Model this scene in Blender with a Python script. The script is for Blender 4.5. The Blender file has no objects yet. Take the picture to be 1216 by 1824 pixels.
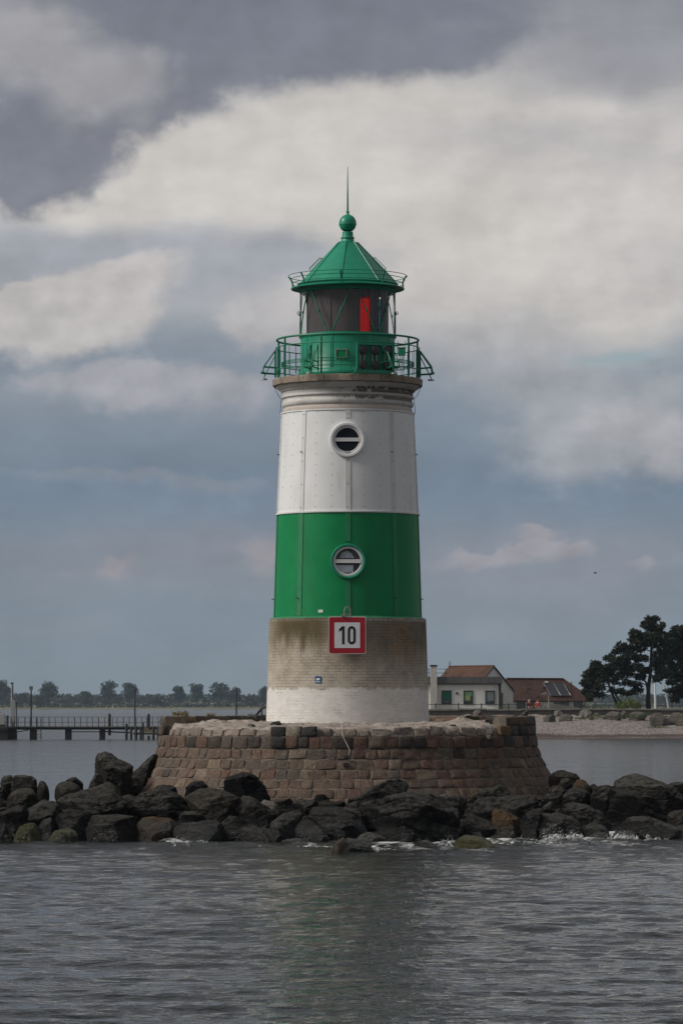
import bpy, bmesh, math, random
import numpy as np
from mathutils import Vector, Matrix, noise as mnoise
random.seed(7); np.random.seed(7)
R = math.radians
SC = bpy.context.scene
COL = SC.collection
H = 3.25          # eye height above the water (a boat deck)
F = 6600.0        # focal length in photo pixels
def P(u, v, Y): return ((u-608)/F*Y, Y, H+(1256-v)/F*Y)

# ------------------------------------------------------------------ scene helpers
ORIGIN = {}
def tag(o, label=None, cat=None, group=None, kind=None):
    if label: o['label'] = label
    if cat: o['category'] = cat
    if group: o['group'] = group
    if kind: o['kind'] = kind
    return o
def thing(name, loc, label, cat, group=None):
    o = bpy.data.objects.new(name, None); COL.objects.link(o)
    o.location = loc; o.empty_display_size = .2
    ORIGIN[o.name] = Vector(loc)
    return tag(o, label, cat, group)

class MB:
    def __init__(s): s.v=[]; s.f=[]; s.uv=[]; s.col=[]; s.sm=[]
    def add(s, verts, faces, smooth=False, uvs=None):
        b=len(s.v); s.v += [tuple(map(float,p)) for p in verts]
        s.f += [tuple(i+b for i in q) for q in faces]
        s.sm += [smooth]*len(faces)
        s.uv += list(uvs) if uvs is not None else [(0,0)]*len(verts)
    def box(s, c, size, rz=0, M=None):
        x,y,z=[k/2 for k in size]
        q=[(-x,-y,-z),(x,-y,-z),(x,y,-z),(-x,y,-z),(-x,-y,z),(x,-y,z),(x,y,z),(-x,y,z)]
        ca,sa=math.cos(rz),math.sin(rz)
        if M is None: q=[(c[0]+a*ca-b*sa,c[1]+a*sa+b*ca,c[2]+d) for a,b,d in q]
        else: q=[tuple(Vector(c)+M@Vector(p)) for p in q]
        s.add(q,[(0,3,2,1),(4,5,6,7),(0,1,5,4),(1,2,6,5),(2,3,7,6),(3,0,4,7)])
    def span(s, x0,x1,y0,y1,z0,z1): s.box(((x0+x1)/2,(y0+y1)/2,(z0+z1)/2),(abs(x1-x0),abs(y1-y0),abs(z1-z0)))
    def tube(s, pts, r, n=8, closed=False, smooth=True):
        pts=[Vector(p) for p in pts]; m=len(pts)
        rr=r if isinstance(r,(list,tuple)) else [r]*m
        vs=[];fs=[]; up=None
        for i,p in enumerate(pts):
            if closed: t=pts[(i+1)%m]-pts[i-1]
            else: t=pts[min(i+1,m-1)]-pts[max(i-1,0)]
            t.normalize()
            if up is None: up=Vector((0,0,1)) if abs(t.z)<.9 else Vector((0,1,0))
            a=t.cross(up)
            if a.length<1e-4: a=t.cross(Vector((1,0,0)))
            a.normalize(); b=t.cross(a); b.normalize()
            for k in range(n):
                w=2*math.pi*k/n
                vs.append(p+(a*math.cos(w)+b*math.sin(w))*rr[i])
        for i in range(m if closed else m-1):
            j=(i+1)%m
            for k in range(n):
                l=(k+1)%n; fs.append((i*n+k,j*n+k,j*n+l,i*n+l))
        if not closed:
            fs.append(tuple(range(n))); fs.append(tuple((m-1)*n+k for k in range(n-1,-1,-1)))
        s.add(vs,fs,smooth)
    def lathe(s, prof, c, n=96, a0=-180, a1=180, smooth=True, cap=False):
        # prof: (radius, z); angle measured from the camera side, growing to the right
        full=abs(a1-a0)>=359.9; cols=n if full else n+1
        vs=[];fs=[];uv=[]
        for i in range(cols):
            a=R(a0+(a1-a0)*i/n)
            for r,z in prof:
                vs.append((c[0]+r*math.sin(a),c[1]-r*math.cos(a),z)); uv.append((a*2.1,z))
        m=len(prof)
        for i in range(n):
            j=(i+1)%cols
            for k in range(m-1): fs.append((i*m+k,j*m+k,j*m+k+1,i*m+k+1))
        s.add(vs,fs,smooth,uv)
    def prism(s, poly, d, M):
        # poly in local xz, extruded along local y by d; M maps local->world
        n=len(poly)
        vs=[M@Vector((x,0,z)) for x,z in poly]+[M@Vector((x,d,z)) for x,z in poly]
        fs=[tuple(range(n)),tuple(range(2*n-1,n-1,-1))]+[(i,i+n,(i+1)%n+n,(i+1)%n) for i in range(n)]
        s.add(vs,fs)
    def build(s, name, mat, parent=None, base=None, sharp=None, bevel=0):
        me=bpy.data.meshes.new(name)
        if parent is not None: o0=ORIGIN[parent.name]
        elif base is not None: o0=Vector(base)
        else:
            a=np.array(s.v); o0=Vector(((a[:,0].min()+a[:,0].max())/2,(a[:,1].min()+a[:,1].max())/2,a[:,2].min()))
        a=np.array(s.v)-np.array(o0)
        me.from_pydata(a.tolist(),[],s.f)
        me.polygons.foreach_set('use_smooth',s.sm)
        ul=me.uv_layers.new(name='UVMap')
        li=np.zeros(len(me.loops),dtype=np.int32); me.loops.foreach_get('vertex_index',li)
        ul.data.foreach_set('uv',np.array(s.uv,dtype=np.float32)[li].ravel())
        if s.col:
            at=me.color_attributes.new('Col','FLOAT_COLOR','POINT')
            at.data.foreach_set('color',np.array([c if len(c)==4 else (*c,1) for c in s.col],dtype=np.float32).ravel())
        bm=bmesh.new(); bm.from_mesh(me); bmesh.ops.recalc_face_normals(bm,faces=bm.faces); bm.to_mesh(me); bm.free()
        me.update()
        if any(s.sm): me.set_sharp_from_angle(angle=R(sharp or 40))
        o=bpy.data.objects.new(name,me); COL.objects.link(o); me.materials.append(mat)
        if parent is not None: o.parent=parent; ORIGIN[o.name]=o0.copy()
        else: o.location=o0; ORIGIN[o.name]=o0.copy()
        if bevel:
            b=o.modifiers.new('Bevel','BEVEL'); b.width=bevel; b.segments=2; b.limit_method='ANGLE'
        return o

def add_col_fix(mb, c):   # pad the colour list to the vertex count
    mb.col += [c]*(len(mb.v)-len(mb.col))

# ------------------------------------------------------------------ material helpers
class NT:
    def __init__(s, nt): s.nt=nt; nt.nodes.clear()
    def n(s, t, **kw):
        nd=s.nt.nodes.new(t)
        for k,v in kw.items():
            if k.startswith('_'): setattr(nd,k[1:],v)
            else:
                key=int(k[1:]) if k[0]=='i' and k[1:].isdigit() else k.replace('__',' ')
                s.set(nd.inputs[key],v)
        return nd
    def set(s, sock, v):
        if isinstance(v, bpy.types.NodeSocket): s.nt.links.new(v,sock)
        elif isinstance(v, bpy.types.Node): s.nt.links.new(v.outputs[0],sock)
        else:
            if sock.type=='RGBA' and len(v)==3: v=(*v,1)
            sock.default_value=v
    def math(s, op, a, b=0, c=0, clamp=False):
        nd=s.nt.nodes.new('ShaderNodeMath'); nd.operation=op; nd.use_clamp=clamp
        for i,v in enumerate((a,b,c)): s.set(nd.inputs[i],v)
        return nd.outputs[0]
    def vm(s, op, a, b=(0,0,0), sc=None):
        nd=s.nt.nodes.new('ShaderNodeVectorMath'); nd.operation=op
        s.set(nd.inputs[0],a)
        if op!='SCALE': s.set(nd.inputs[1],b)
        if sc is not None: s.set(nd.inputs['Scale'],sc)
        return nd.outputs['Value'] if op in('DOT_PRODUCT','LENGTH') else nd.outputs[0]
    def mix(s, f, a, b, bt='MIX'):
        nd=s.nt.nodes.new('ShaderNodeMix'); nd.data_type='RGBA'; nd.blend_type=bt; nd.clamp_factor=True
        s.set(nd.inputs[0],f); s.set(nd.inputs[6],a); s.set(nd.inputs[7],b)
        return nd.outputs[2]
    def ss(s, x, a, b, lo=0, hi=1):
        nd=s.nt.nodes.new('ShaderNodeMapRange'); nd.interpolation_type='SMOOTHSTEP'
        s.set(nd.inputs[0],x)
        for i,v in enumerate((a,b,lo,hi)): s.set(nd.inputs[i+1],v)
        return nd.outputs[0]
    def noise(s, vec, scale, detail=5, rough=.55, dist=0):
        nd=s.n('ShaderNodeTexNoise',Scale=scale,Detail=detail,Roughness=rough,Distortion=dist)
        if vec is not None: s.set(nd.inputs['Vector'],vec)
        return nd.outputs[0]
    def scale(s, vec, sc):
        return s.n('ShaderNodeMapping',Vector=vec,Scale=sc).outputs[0]
    def ramp(s, f, stops):
        nd=s.nt.nodes.new('ShaderNodeValToRGB'); s.set(nd.inputs[0],f)
        e=nd.color_ramp.elements
        while len(e)<len(stops): e.new(.5)
        for i,(p,c) in enumerate(stops): e[i].position=p; e[i].color=(*c,1)
        return nd.outputs[0]
def material(name):
    m=bpy.data.materials.new(name); m.use_nodes=True
    t=NT(m.node_tree); out=t.n('ShaderNodeOutputMaterial'); b=t.n('ShaderNodeBsdfPrincipled')
    t.set(out.inputs[0],b); t.out=out; t.b=b
    return m,t
def bump(t, h, strength=.5, dist=.02):
    nd=t.n('ShaderNodeBump',Height=h,Strength=strength,Distance=dist); t.set(t.b.inputs['Normal'],nd); return nd
def simple(name, col, rough=.6, var=.12, scale=6, metal=0, bmp=0, spec=.4, dirt=None, dscale=1.5):
    m,t=material(name)
    co=t.n('ShaderNodeTexCoord').outputs['Object']
    nz=t.noise(co,scale,6)
    lo=tuple(c*(1-var) for c in col); hi=tuple(min(1,c*(1+var)) for c in col)
    c=t.mix(t.ss(nz,.3,.7),lo,hi)
    if dirt:
        c=t.mix(t.math('MULTIPLY',t.ss(t.noise(t.scale(co,(1,1,.25)),dscale,7,.65),.52,.75),.7),c,dirt)
    t.set(t.b.inputs['Base Color'],c)
    t.set(t.b.inputs['Roughness'],t.math('ADD',t.math('MULTIPLY',nz,.2),rough-.1))
    t.b.inputs['Metallic'].default_value=metal; t.b.inputs['Specular IOR Level'].default_value=spec
    if bmp: bump(t,t.noise(co,scale*6,4),bmp,.01)
    return m

# ------------------------------------------------------------------ camera, light, sky
cd=bpy.data.cameras.new('Camera'); cam=bpy.data.objects.new('Camera',cd); COL.objects.link(cam); SC.camera=cam
cam.location=(0,0,H); cam.rotation_euler=(R(90),0,0)
cd.sensor_fit='VERTICAL'; cd.sensor_height=36; cd.sensor_width=24; cd.lens=36*F/1824; cd.shift_y=(1256-912)/1824
cd.clip_start=.5; cd.clip_end=9000
SC.view_settings.view_transform='Standard'; SC.view_settings.look='None'; SC.view_settings.exposure=0; SC.view_settings.gamma=1
SC.cycles.use_denoising=True
SC.cycles.max_bounces=8; SC.cycles.volume_bounces=1; SC.cycles.transparent_max_bounces=12
SC.cycles.sample_clamp_indirect=4

SUN_AZ=-77; SUN_EL=36
sd=bpy.data.lights.new('Sun','SUN'); sun=bpy.data.objects.new('Sun',sd); COL.objects.link(sun)
sd.energy=2.7; sd.angle=R(22); sd.color=(1,.955,.89)
dsun=Vector((math.sin(R(SUN_AZ))*math.cos(R(SUN_EL)),-math.cos(R(SUN_AZ))*math.cos(R(SUN_EL)),math.sin(R(SUN_EL))))
sun.rotation_euler=dsun.to_track_quat('Z','Y').to_euler()

def make_world():
    w=bpy.data.worlds.new('World'); SC.world=w; w.use_nodes=True
    w.cycles.sampling_method='MANUAL'; w.cycles.sample_map_resolution=256
    t=NT(w.node_tree); out=t.n('ShaderNodeOutputWorld'); bg=t.n('ShaderNodeBackground',Strength=.1); t.set(out.inputs[0],bg)
    sky=t.n('ShaderNodeTexSky',_sky_type='NISHITA',_sun_disc=False,_sun_elevation=R(SUN_EL),_sun_rotation=math.atan2(dsun.x,dsun.y),_air_density=1.2,_dust_density=2.0)
    d=t.n('ShaderNodeTexCoord').outputs['Generated']
    sx=t.n('ShaderNodeSeparateXYZ',Vector=d)
    D=57.2958
    az=t.math('MULTIPLY',t.math('ARCTAN2',sx.outputs[0],sx.outputs[1]),D)
    el=t.math('MULTIPLY',t.math('ARCSINE',sx.outputs[2]),D)
    p=t.scale(d,(D,D,D*1.25))                      # about one unit per degree
    # warp of the cloud outlines
    def nvec(vec,scale,detail,rough,amp):
        nd=t.n('ShaderNodeTexNoise',Scale=scale,Detail=detail,Roughness=rough,Vector=vec)
        return t.vm('SCALE',t.vm('SUBTRACT',nd.outputs['Color'],(.5,.5,.5)),sc=amp)
    w1=nvec(p,.5,2,.5,1.3); w2=nvec(p,1.5,7,.56,.8)
    base=t.n('ShaderNodeCombineXYZ',X=az,Y=el)
    soft=t.vm('ADD',base,t.vm('MULTIPLY',w1,(1,.7,0)))
    hard=t.vm('ADD',t.vm('ADD',base,t.vm('MULTIPLY',w1,(.5,.35,0))),t.vm('MULTIPLY',w2,(1,.8,0)))
    def ang(u,v): 
        a=math.atan((u-608)/F); return math.degrees(a),math.degrees(math.atan((1256-v)/F*math.cos(a)))
    def field(co,blobs,edge=None):
        acc=0.0
        for (u,v,ru,rv,wt,*rot) in blobs:
            a,e=ang(u,v)
            q=t.vm('SUBTRACT',co,(a,e,0))
            if rot:
                q=t.n('ShaderNodeVectorRotate',_rotation_type='Z_AXIS',Vector=q,Angle=R(rot[0])).outputs[0]
            if edge:
                s_=t.n('ShaderNodeSeparateXYZ',Vector=q); y_=s_.outputs[1]
                up,dn=(rv,rv*2.4) if edge=='h' else (rv*1.6,rv)
                q=t.n('ShaderNodeCombineXYZ',X=t.math('MULTIPLY',s_.outputs[0],115.2/ru),Y=t.math('MULTIPLY_ADD',t.math('MAXIMUM',y_,0),115.2/up,t.math('MULTIPLY',t.math('MINIMUM',y_,0),115.2/dn))).outputs[0]
            else: q=t.vm('MULTIPLY',q,(115.2/ru,115.2/rv,0))
            g=t.math('EXPONENT',t.math('MULTIPLY',t.vm('DOT_PRODUCT',q,q),-1))
            acc=t.math('MULTIPLY_ADD',g,wt,acc)
        return acc
    def rgb(r,g,b):   # photo sRGB -> radiance / strength
        f=lambda c:(((c/255+.055)/1.055)**2.4 if c>10 else c/255/12.92)*10
        return (f(r),f(g),f(b))
    big=t.noise(p,.22,4,.55); vor=t.n('ShaderNodeTexVoronoi',_feature='SMOOTH_F1',Scale=1.5,Smoothness=.35,Vector=t.vm('ADD',p,w2)).outputs[0]
    vor2=t.n('ShaderNodeTexVoronoi',_feature='SMOOTH_F1',Scale=3.6,Smoothness=.35,Vector=t.vm('ADD',p,w2)).outputs[0]
    bill=t.math('MULTIPLY_ADD',vor,-.55,t.math('MULTIPLY_ADD',vor2,-.22,.88)); fine0=t.noise(p,.9,7,.58); fine=t.math('MULTIPLY_ADD',bill,.6,t.math('MULTIPLY',fine0,.55)); fil=t.noise(t.scale(p,(.6,.6,1.8)),1.1,8,.62)
    # relief: the same billow sampled a little towards the light
    bil=lambda off: t.math('MULTIPLY_ADD',t.n('ShaderNodeTexVoronoi',_feature='SMOOTH_F1',Scale=1.5,Smoothness=.4,Vector=t.vm('ADD',t.vm('ADD',p,w2),off)).outputs[0],-.16,t.noise(t.vm('ADD',p,off),.8,6,.52))
    rel=t.math('SUBTRACT',bil((0,0,0)),bil((-.22,0,.22)))
    elr=t.math('DIVIDE',el,20,clamp=True)
    # low veil, by elevation
    def st(v): return max(0,min(1,ang(608,v)[1]/20))
    veil=t.ramp(elr,[(st(1256),rgb(*V0)),(st(1120),rgb(*V1)),(st(960),rgb(*V2)),(st(870),rgb(*V3)),(st(700),rgb(*V4)),(st(420),rgb(*V5)),(st(0),rgb(*V6)),(1,rgb(120,122,128))])
    c=t.mix(.93,sky.outputs[0],veil)
    fm=t.math('SUBTRACT',fine,.5)
    def layer(c,co,blobs,col,lo,hi,k=.5,amt=1.0,nz=None,edge=None):
        f=field(co,blobs,edge)
        f=t.math('MULTIPLY_ADD',t.math('SUBTRACT',nz,.5) if nz is not None else fm,k,f)
        return t.mix(t.math('MULTIPLY',t.ss(f,lo,hi),amt),c,col)
    for (co,blobs,col,lo,hi,k,amt,nz) in CLOUDS:
        colr=rgb(*col)
        cc=t.vm('SCALE',t.n('ShaderNodeCombineXYZ',X=colr[0],Y=colr[1],Z=colr[2]),sc=t.math('MULTIPLY_ADD',rel,.75 if co=='h' else .38,1.0))
        c=layer(c,hard if co in'hd' else soft,blobs,cc,lo,hi,k,amt,{'f':fine,'s':fil,'b':big}[nz],co if co in 'hd' else None)
    var=t.math('MULTIPLY_ADD',t.math('SUBTRACT',t.noise(t.scale(p,(.8,.8,1.2)),1.3,8,.62),.5),.26,t.math('MULTIPLY_ADD',t.math('SUBTRACT',t.noise(t.scale(p,(.45,.45,1.0)),.8,7,.58),.5),.34,1.0))
    c=t.vm('SCALE',c,sc=var)
    # everywhere else: broken overcast of the same kind
    over=t.mix(t.ss(t.math('ADD',big,t.math('MULTIPLY',fm,.5)),.38,.62),rgb(*O0),rgb(*O1))
    inview=t.math('MULTIPLY',t.ss(t.math('ABSOLUTE',az),9,16,1,0),t.ss(el,13,18,1,0))
    c=t.mix(inview,over,c)
    t.set(bg.inputs[0],c)
HAZE=.000065
V0=(127,140,149); V1=(126,140,152); V2=(125,137,151); V3=(111,128,146); V4=(133,143,156); V5=(160,163,169); V6=(138,140,148)
O0=(112,116,124); O1=(155,155,156)
# cloud layers, back to front: (warp, blobs (u,v,ru,rv,weight[,turn]), colour, lo, hi, noise weight, amount, noise)
CLOUDS=[
 # pinkish haze low over the horizon
 ('s',[(150,1000,420,80,.8),(1000,990,330,80,.8),(480,950,140,60,.7),(900,1100,420,80,.5),(40,1130,220,40,.5)],(139,142,152),.1,1.3,.9,.8,'s'),
 # wide pale deck that fills the middle and right of the sky
 ('s',[(800,320,640,230,1.4),(1150,380,380,180,1.0),(420,320,400,140,1.0),(880,500,420,120,.8),(150,330,200,80,.6)],(203,199,195),.15,1.3,.5,1,'s'),
 ('s',[(1000,240,420,90,.9),(1160,470,260,160,.8),(760,600,180,100,.8),(640,470,120,70,.5)],(180,178,180),.2,1.3,.9,.75,'s'),
 ('s',[(330,480,360,80,1.0),(120,430,240,50,.6),(520,470,90,40,.5)],(160,164,173),.15,1.15,.8,.9,'s'),
 # grey-blue shelf left and right of the tower
 ('s',[(150,640,460,60,.8),(240,880,500,70,1.1),(1000,880,420,70,1.0),(820,740,200,80,.6)],(117,132,149),.1,1.25,.8,.65,'s'),
 # top: dark cloud with billowed lower edge
 ('d',[(480,10,420,130,1.5),(700,30,220,85,.9),(270,150,150,75,1.0,-25),(60,265,140,85,1.1,20),(20,330,70,60,.8)],(119,123,135),.32,.88,.7,.93,'f'),
 ('s',[(1100,40,260,110,.9),(1130,130,200,50,.6)],(148,149,156),.1,1.2,.8,.85,'s'),
 ('s',[(60,90,150,80,1.0),(210,150,80,70,1.0),(20,50,110,70,.6),(110,190,70,60,.5)],(164,163,166),.25,1.3,1.2,.85,'f'),
 # cumulus heads
 ('h',[(215,470,120,30,1.1,-6),(110,520,150,30,1.0,-8),(30,550,140,36,1.0),(150,560,140,34,.8)],(193,189,187),.34,1.0,.8,.9,'f'),
 ('h',[(440,560,70,30,1.0),(520,550,70,30,.7)],(184,181,182),.40,.95,.8,.75,'f'),
 ('h',[(220,665,95,26,1.2),(100,682,110,20,.8),(400,675,140,28,.9)],(170,168,174),.30,1.08,.85,.75,'f'),
 ('h',[(900,600,150,60,1.1),(1060,775,150,40,1.2),(1180,700,120,44,1.0),(990,650,90,46,.9)],(170,171,175),.30,1.2,.9,.62,'f'),
 ('h',[(1100,750,170,44,.8),(1190,775,80,30,.6)],(172,170,173),.25,1.2,.85,.6,'f'),
 ('s',[(1090,628,120,18,1.0,-4)],(147,165,172),.2,1.2,.6,.85,'f'),
 # small lit wisps
 ('h',[(215,1005,50,16,1.1,-12)],(157,152,158),.30,1.05,.8,.8,'f'),
 ('h',[(880,985,95,13,1.1,-8),(1010,980,55,11,.9),(962,950,34,8,.9),(1130,996,36,9,.9)],(158,155,161),.30,1.05,.8,.8,'f'),
 ('h',[(472,965,40,24,1.1)],(158,154,158),.28,1.1,.7,.75,'f'),
 ('h',[(120,1015,40,10,.8),(150,840,220,10,.8,4),(400,850,120,12,.8)],(140,145,155),.25,1.1,.8,.6,'f'),
]
make_world()
# ================================================================== LIGHTHOUSE
CX,CY=(619-608)/66.0,100.0
def zt(v): return H+(1256-v)/66.0           # height of a point on the tower's axis / silhouette
def rad(px): return px/66.0
def TP(a,r,z): a=R(a); return Vector((CX+r*math.sin(a),CY-r*math.cos(a),z))
def frame_at(a): # columns: tangent (to the right), outward, up
    a=R(a); return Matrix(((math.cos(a),math.sin(a),0),(math.sin(a),-math.cos(a),0),(0,0,1)))
ZTOP=zt(677)

m_green_clad=simple('green_sheet_paint',(.001,.222,.07),.45,.06,2.5,bmp=.05,spec=.28,dirt=(.025,.145,.06),dscale=1.2)
m_green=simple('green_iron_paint',(.008,.25,.145),.4,.07,4,bmp=.05,spec=.5,dirt=(.02,.17,.10),dscale=2)
m_green_dark=simple('green_rail_paint',(.008,.19,.10),.45,.1,8)
m_white_clad=simple('white_sheet_paint',(.79,.79,.79),.45,.02,2,bmp=.03,spec=.4,dirt=(.56,.53,.48),dscale=1.1)
m_batten=simple('white_batten_paint',(.70,.695,.685),.5,.04,3,dirt=(.5,.47,.42),dscale=2)
m_gbatten=simple('green_batten_paint',(.02,.215,.085),.5,.06,3,dirt=(.06,.2,.1),dscale=2)
m_screw=simple('dull_screw',(.10,.10,.10),.5)
m_steel=simple('galvanised_steel',(.32,.32,.31),.45,.1,20,metal=.6)
m_darksteel=simple('dark_steel',(.03,.032,.034),.5,.15,15)
m_lens=simple('dark_lamp_lens',(.034,.028,.031),.35,.3,60,spec=.6)
m_white_plastic=simple('white_plastic',(.75,.75,.74),.4,.03)
m_rubber=simple('black_lettering',(.012,.012,.013),.5,.1)

def painted_brick():
    m,t=material('whitewashed_brick')
    uv=t.n('ShaderNodeUVMap',_uv_map='UVMap').outputs[0]
    co=t.n('ShaderNodeTexCoord').outputs['Object']
    wob=t.vm('SCALE',t.vm('SUBTRACT',t.n('ShaderNodeTexNoise',Scale=2.2,Detail=3,Vector=uv).outputs['Color'],(.5,.5,.5)),sc=.035)
    br=t.n('ShaderNodeTexBrick',Vector=t.vm('ADD',uv,wob),Scale=1.0,Color1=(0.1,0.1,0.1,1),Color2=(.9,.9,.9,1),Mortar=(0,0,0,1),Mortar__Size=.006,Mortar__Smooth=.25,Bias=0.0,Brick__Width=.20,Row__Height=.078)
    rnd=br.outputs['Color']; mort=br.outputs['Fac']
    z=t.n('ShaderNodeSeparateXYZ',Vector=uv)
    zz=z.outputs[1]; uu=z.outputs[0]
    big=t.noise(uv,.9,6,.6); med=t.noise(uv,3.1,6,.65); fin=t.noise(uv,14,5,.6)
    run=t.noise(t.scale(uv,(2.6,.35,1)),1.3,6,.65)      # streaks that run down
    white=t.mix(t.ss(med,.35,.7),(.77,.745,.71),(.68,.645,.60))
    white=t.mix(t.math('MULTIPLY',t.ss(rnd,.1,.9),.3),white,(.55,.52,.48))
    grime=t.mix(t.ss(med,.3,.7),(.42,.355,.27),(.265,.22,.16))
    grime=t.mix(t.math('MULTIPLY',rnd,.35),grime,(.55,.49,.41))
    # the unpainted zone ends on a wavy line above the fresh whitewash
    zb=zt(1228); ztop=zt(1103)
    edge=t.math('MULTIPLY_ADD',t.math('SUBTRACT',run,.5),.35,zz); edge=t.math('MULTIPLY_ADD',t.math('SUBTRACT',fin,.5),.12,edge)
    gz=t.ss(edge,zb-.03,zb+.06)
    up=t.ss(zz,zb,ztop)
    c=t.mix(t.math('MULTIPLY',gz,t.ss(t.math('MULTIPLY_ADD',up,.5,big),.25,.95,.68,1)),white,grime)
    # moss-brown runs that start under the cladding and fade downwards, left of the sign and on the right
    reach=t.math('MULTIPLY_ADD',t.math('SUBTRACT',run,.5),1.5,zz)
    left=t.math('MULTIPLY',t.ss(uu,-2.9,-1.9,.35,1),t.ss(uu,-.9,-.2,1,.25))
    wm=t.math('MULTIPLY',t.ss(reach,zt(1172),zt(1128)),left)
    c=t.mix(t.math('MULTIPLY',wm,.95),c,t.mix(t.ss(med,.35,.65),(.07,.055,.016),(.12,.09,.04)))
    rm=t.math('MULTIPLY',t.ss(t.math('MULTIPLY_ADD',t.math('SUBTRACT',run,.5),1.6,zz),zt(1222),zt(1120)),t.ss(uu,.15,1.1))
    c=t.mix(t.math('MULTIPLY',rm,t.ss(big,.3,.6,.6,.9)),c,t.mix(t.ss(med,.35,.65),(.115,.095,.068),(.19,.16,.12)))
    # a cleaner strip right under the flashing
    c=t.mix(t.math('MULTIPLY',t.math('MULTIPLY',t.ss(zz,zt(1111),zt(1106)),t.ss(fin,.35,.6)),t.ss(uu,.0,.8,.2,.85)),c,(.5,.48,.45))
    ru=t.math('MULTIPLY',t.math('MULTIPLY',t.ss(uu,.9,1.3),t.ss(uu,1.9,2.4,1,0)),t.math('MULTIPLY',t.ss(zz,zt(1195),zt(1150)),t.ss(rnd,.45,.8)))
    c=t.mix(t.math('MULTIPLY',ru,.6),c,(.30,.175,.085))
    # open joints where the paint has gone
    jm=t.math('MULTIPLY',t.ss(mort,.3,.9),t.ss(t.math('ADD',t.noise(uv,2.2,6,.7),t.math('MULTIPLY',gz,.10)),.5,.66))
    c=t.mix(t.math('MULTIPLY',jm,.65),c,(.085,.06,.04))
    c=t.mix(t.math('MULTIPLY',t.ss(mort,.3,.9),.05),c,(.3,.27,.23))
    # chipped brick faces
    ch=t.math('MULTIPLY',t.ss(fin,.62,.7),t.ss(med,.5,.65))
    c=t.mix(t.math('MULTIPLY',ch,.6),c,(.20,.12,.08))
    t.set(t.b.inputs['Base Color'],c); t.b.inputs['Roughness'].default_value=.8; t.b.inputs['Specular IOR Level'].default_value=.25
    h=t.math('ADD',t.math('MULTIPLY_ADD',mort,-1.0,t.math('MULTIPLY',rnd,.35)),t.math('MULTIPLY',fin,.4))
    bump(t,h,.45,.012)
    return m
def cornice_mat():
    m,t=material('chipped_white_masonry')
    uv=t.n('ShaderNodeUVMap',_uv_map='UVMap').outputs[0]
    s=t.n('ShaderNodeSeparateXYZ',Vector=uv); uu=s.outputs[0]; zz=s.outputs[1]
    big=t.noise(uv,1.1,5,.6); fin=t.noise(uv,9,6,.65)
    br=t.n('ShaderNodeTexBrick',Vector=uv,Scale=1.0,Color1=(0.05,0.05,0.05,1),Color2=(.95,.95,.95,1),Mortar=(0,0,0,1),Mortar__Size=.006,Mortar__Smooth=.3,Brick__Width=.125,Row__Height=.085)
    dent=t.n('ShaderNodeTexBrick',Vector=uv,_offset=0,Scale=1.0,Color1=(0.05,0.05,0.05,1),Color2=(.95,.95,.95,1),Mortar=(0,0,0,1),Mortar__Size=.008,Mortar__Smooth=.3,Brick__Width=.075,Row__Height=3.0)
    c=t.mix(t.ss(fin,.3,.7),(.66,.645,.62),(.56,.54,.51))
    soot=t.noise(t.scale(uv,(1,3,1)),1.6,6,.7)
    c=t.mix(t.math('MULTIPLY',t.ss(soot,.5,.68),.55),c,(.30,.27,.24))
    band=lambda a,b: t.math('MULTIPLY',t.ss(zz,zt(a)-.02,zt(a)+.02),t.ss(zz,zt(b)-.02,zt(b)+.02,1,0))
    dm=t.math('MULTIPLY',band(707,698.5),dent.outputs['Fac'])
    c=t.mix(t.math('MULTIPLY',dm,.55),c,(.22,.2,.17))
    # bricks laid bare, mostly on the right half
    right=t.ss(uu,-1.2,1.6,.0,.30)
    bands=t.math('ADD',band(707.5,697),t.math('MULTIPLY',band(719.5,712.5),.95),clamp=True)
    chip=t.math('MULTIPLY',t.math('GREATER_THAN',t.math('ADD',t.math('ADD',t.math('MULTIPLY_ADD',br.outputs['Color'],.13,t.math('MULTIPLY',t.noise(t.scale(uv,(1,1.6,1)),6.5,5,.7),.55)),t.math('MULTIPLY',big,.62)),right),.83),bands)
    c=t.mix(t.math('MULTIPLY',chip,.9),c,t.mix(fin,(.07,.05,.03),(.17,.13,.09)))
    # rosy worn lowest band
    c=t.mix(t.math('MULTIPLY',band(737,727),.55),c,(.44,.34,.28))
    t.set(t.b.inputs['Base Color'],c); t.b.inputs['Roughness'].default_value=.8; t.b.inputs['Specular IOR Level'].default_value=.25
    bump(t,t.math('ADD',t.math('MULTIPLY',chip,-1.2),t.math('ADD',t.math('MULTIPLY',dm,-1.0),t.math('MULTIPLY',fin,.5))),.8,.015)
    return m
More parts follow.
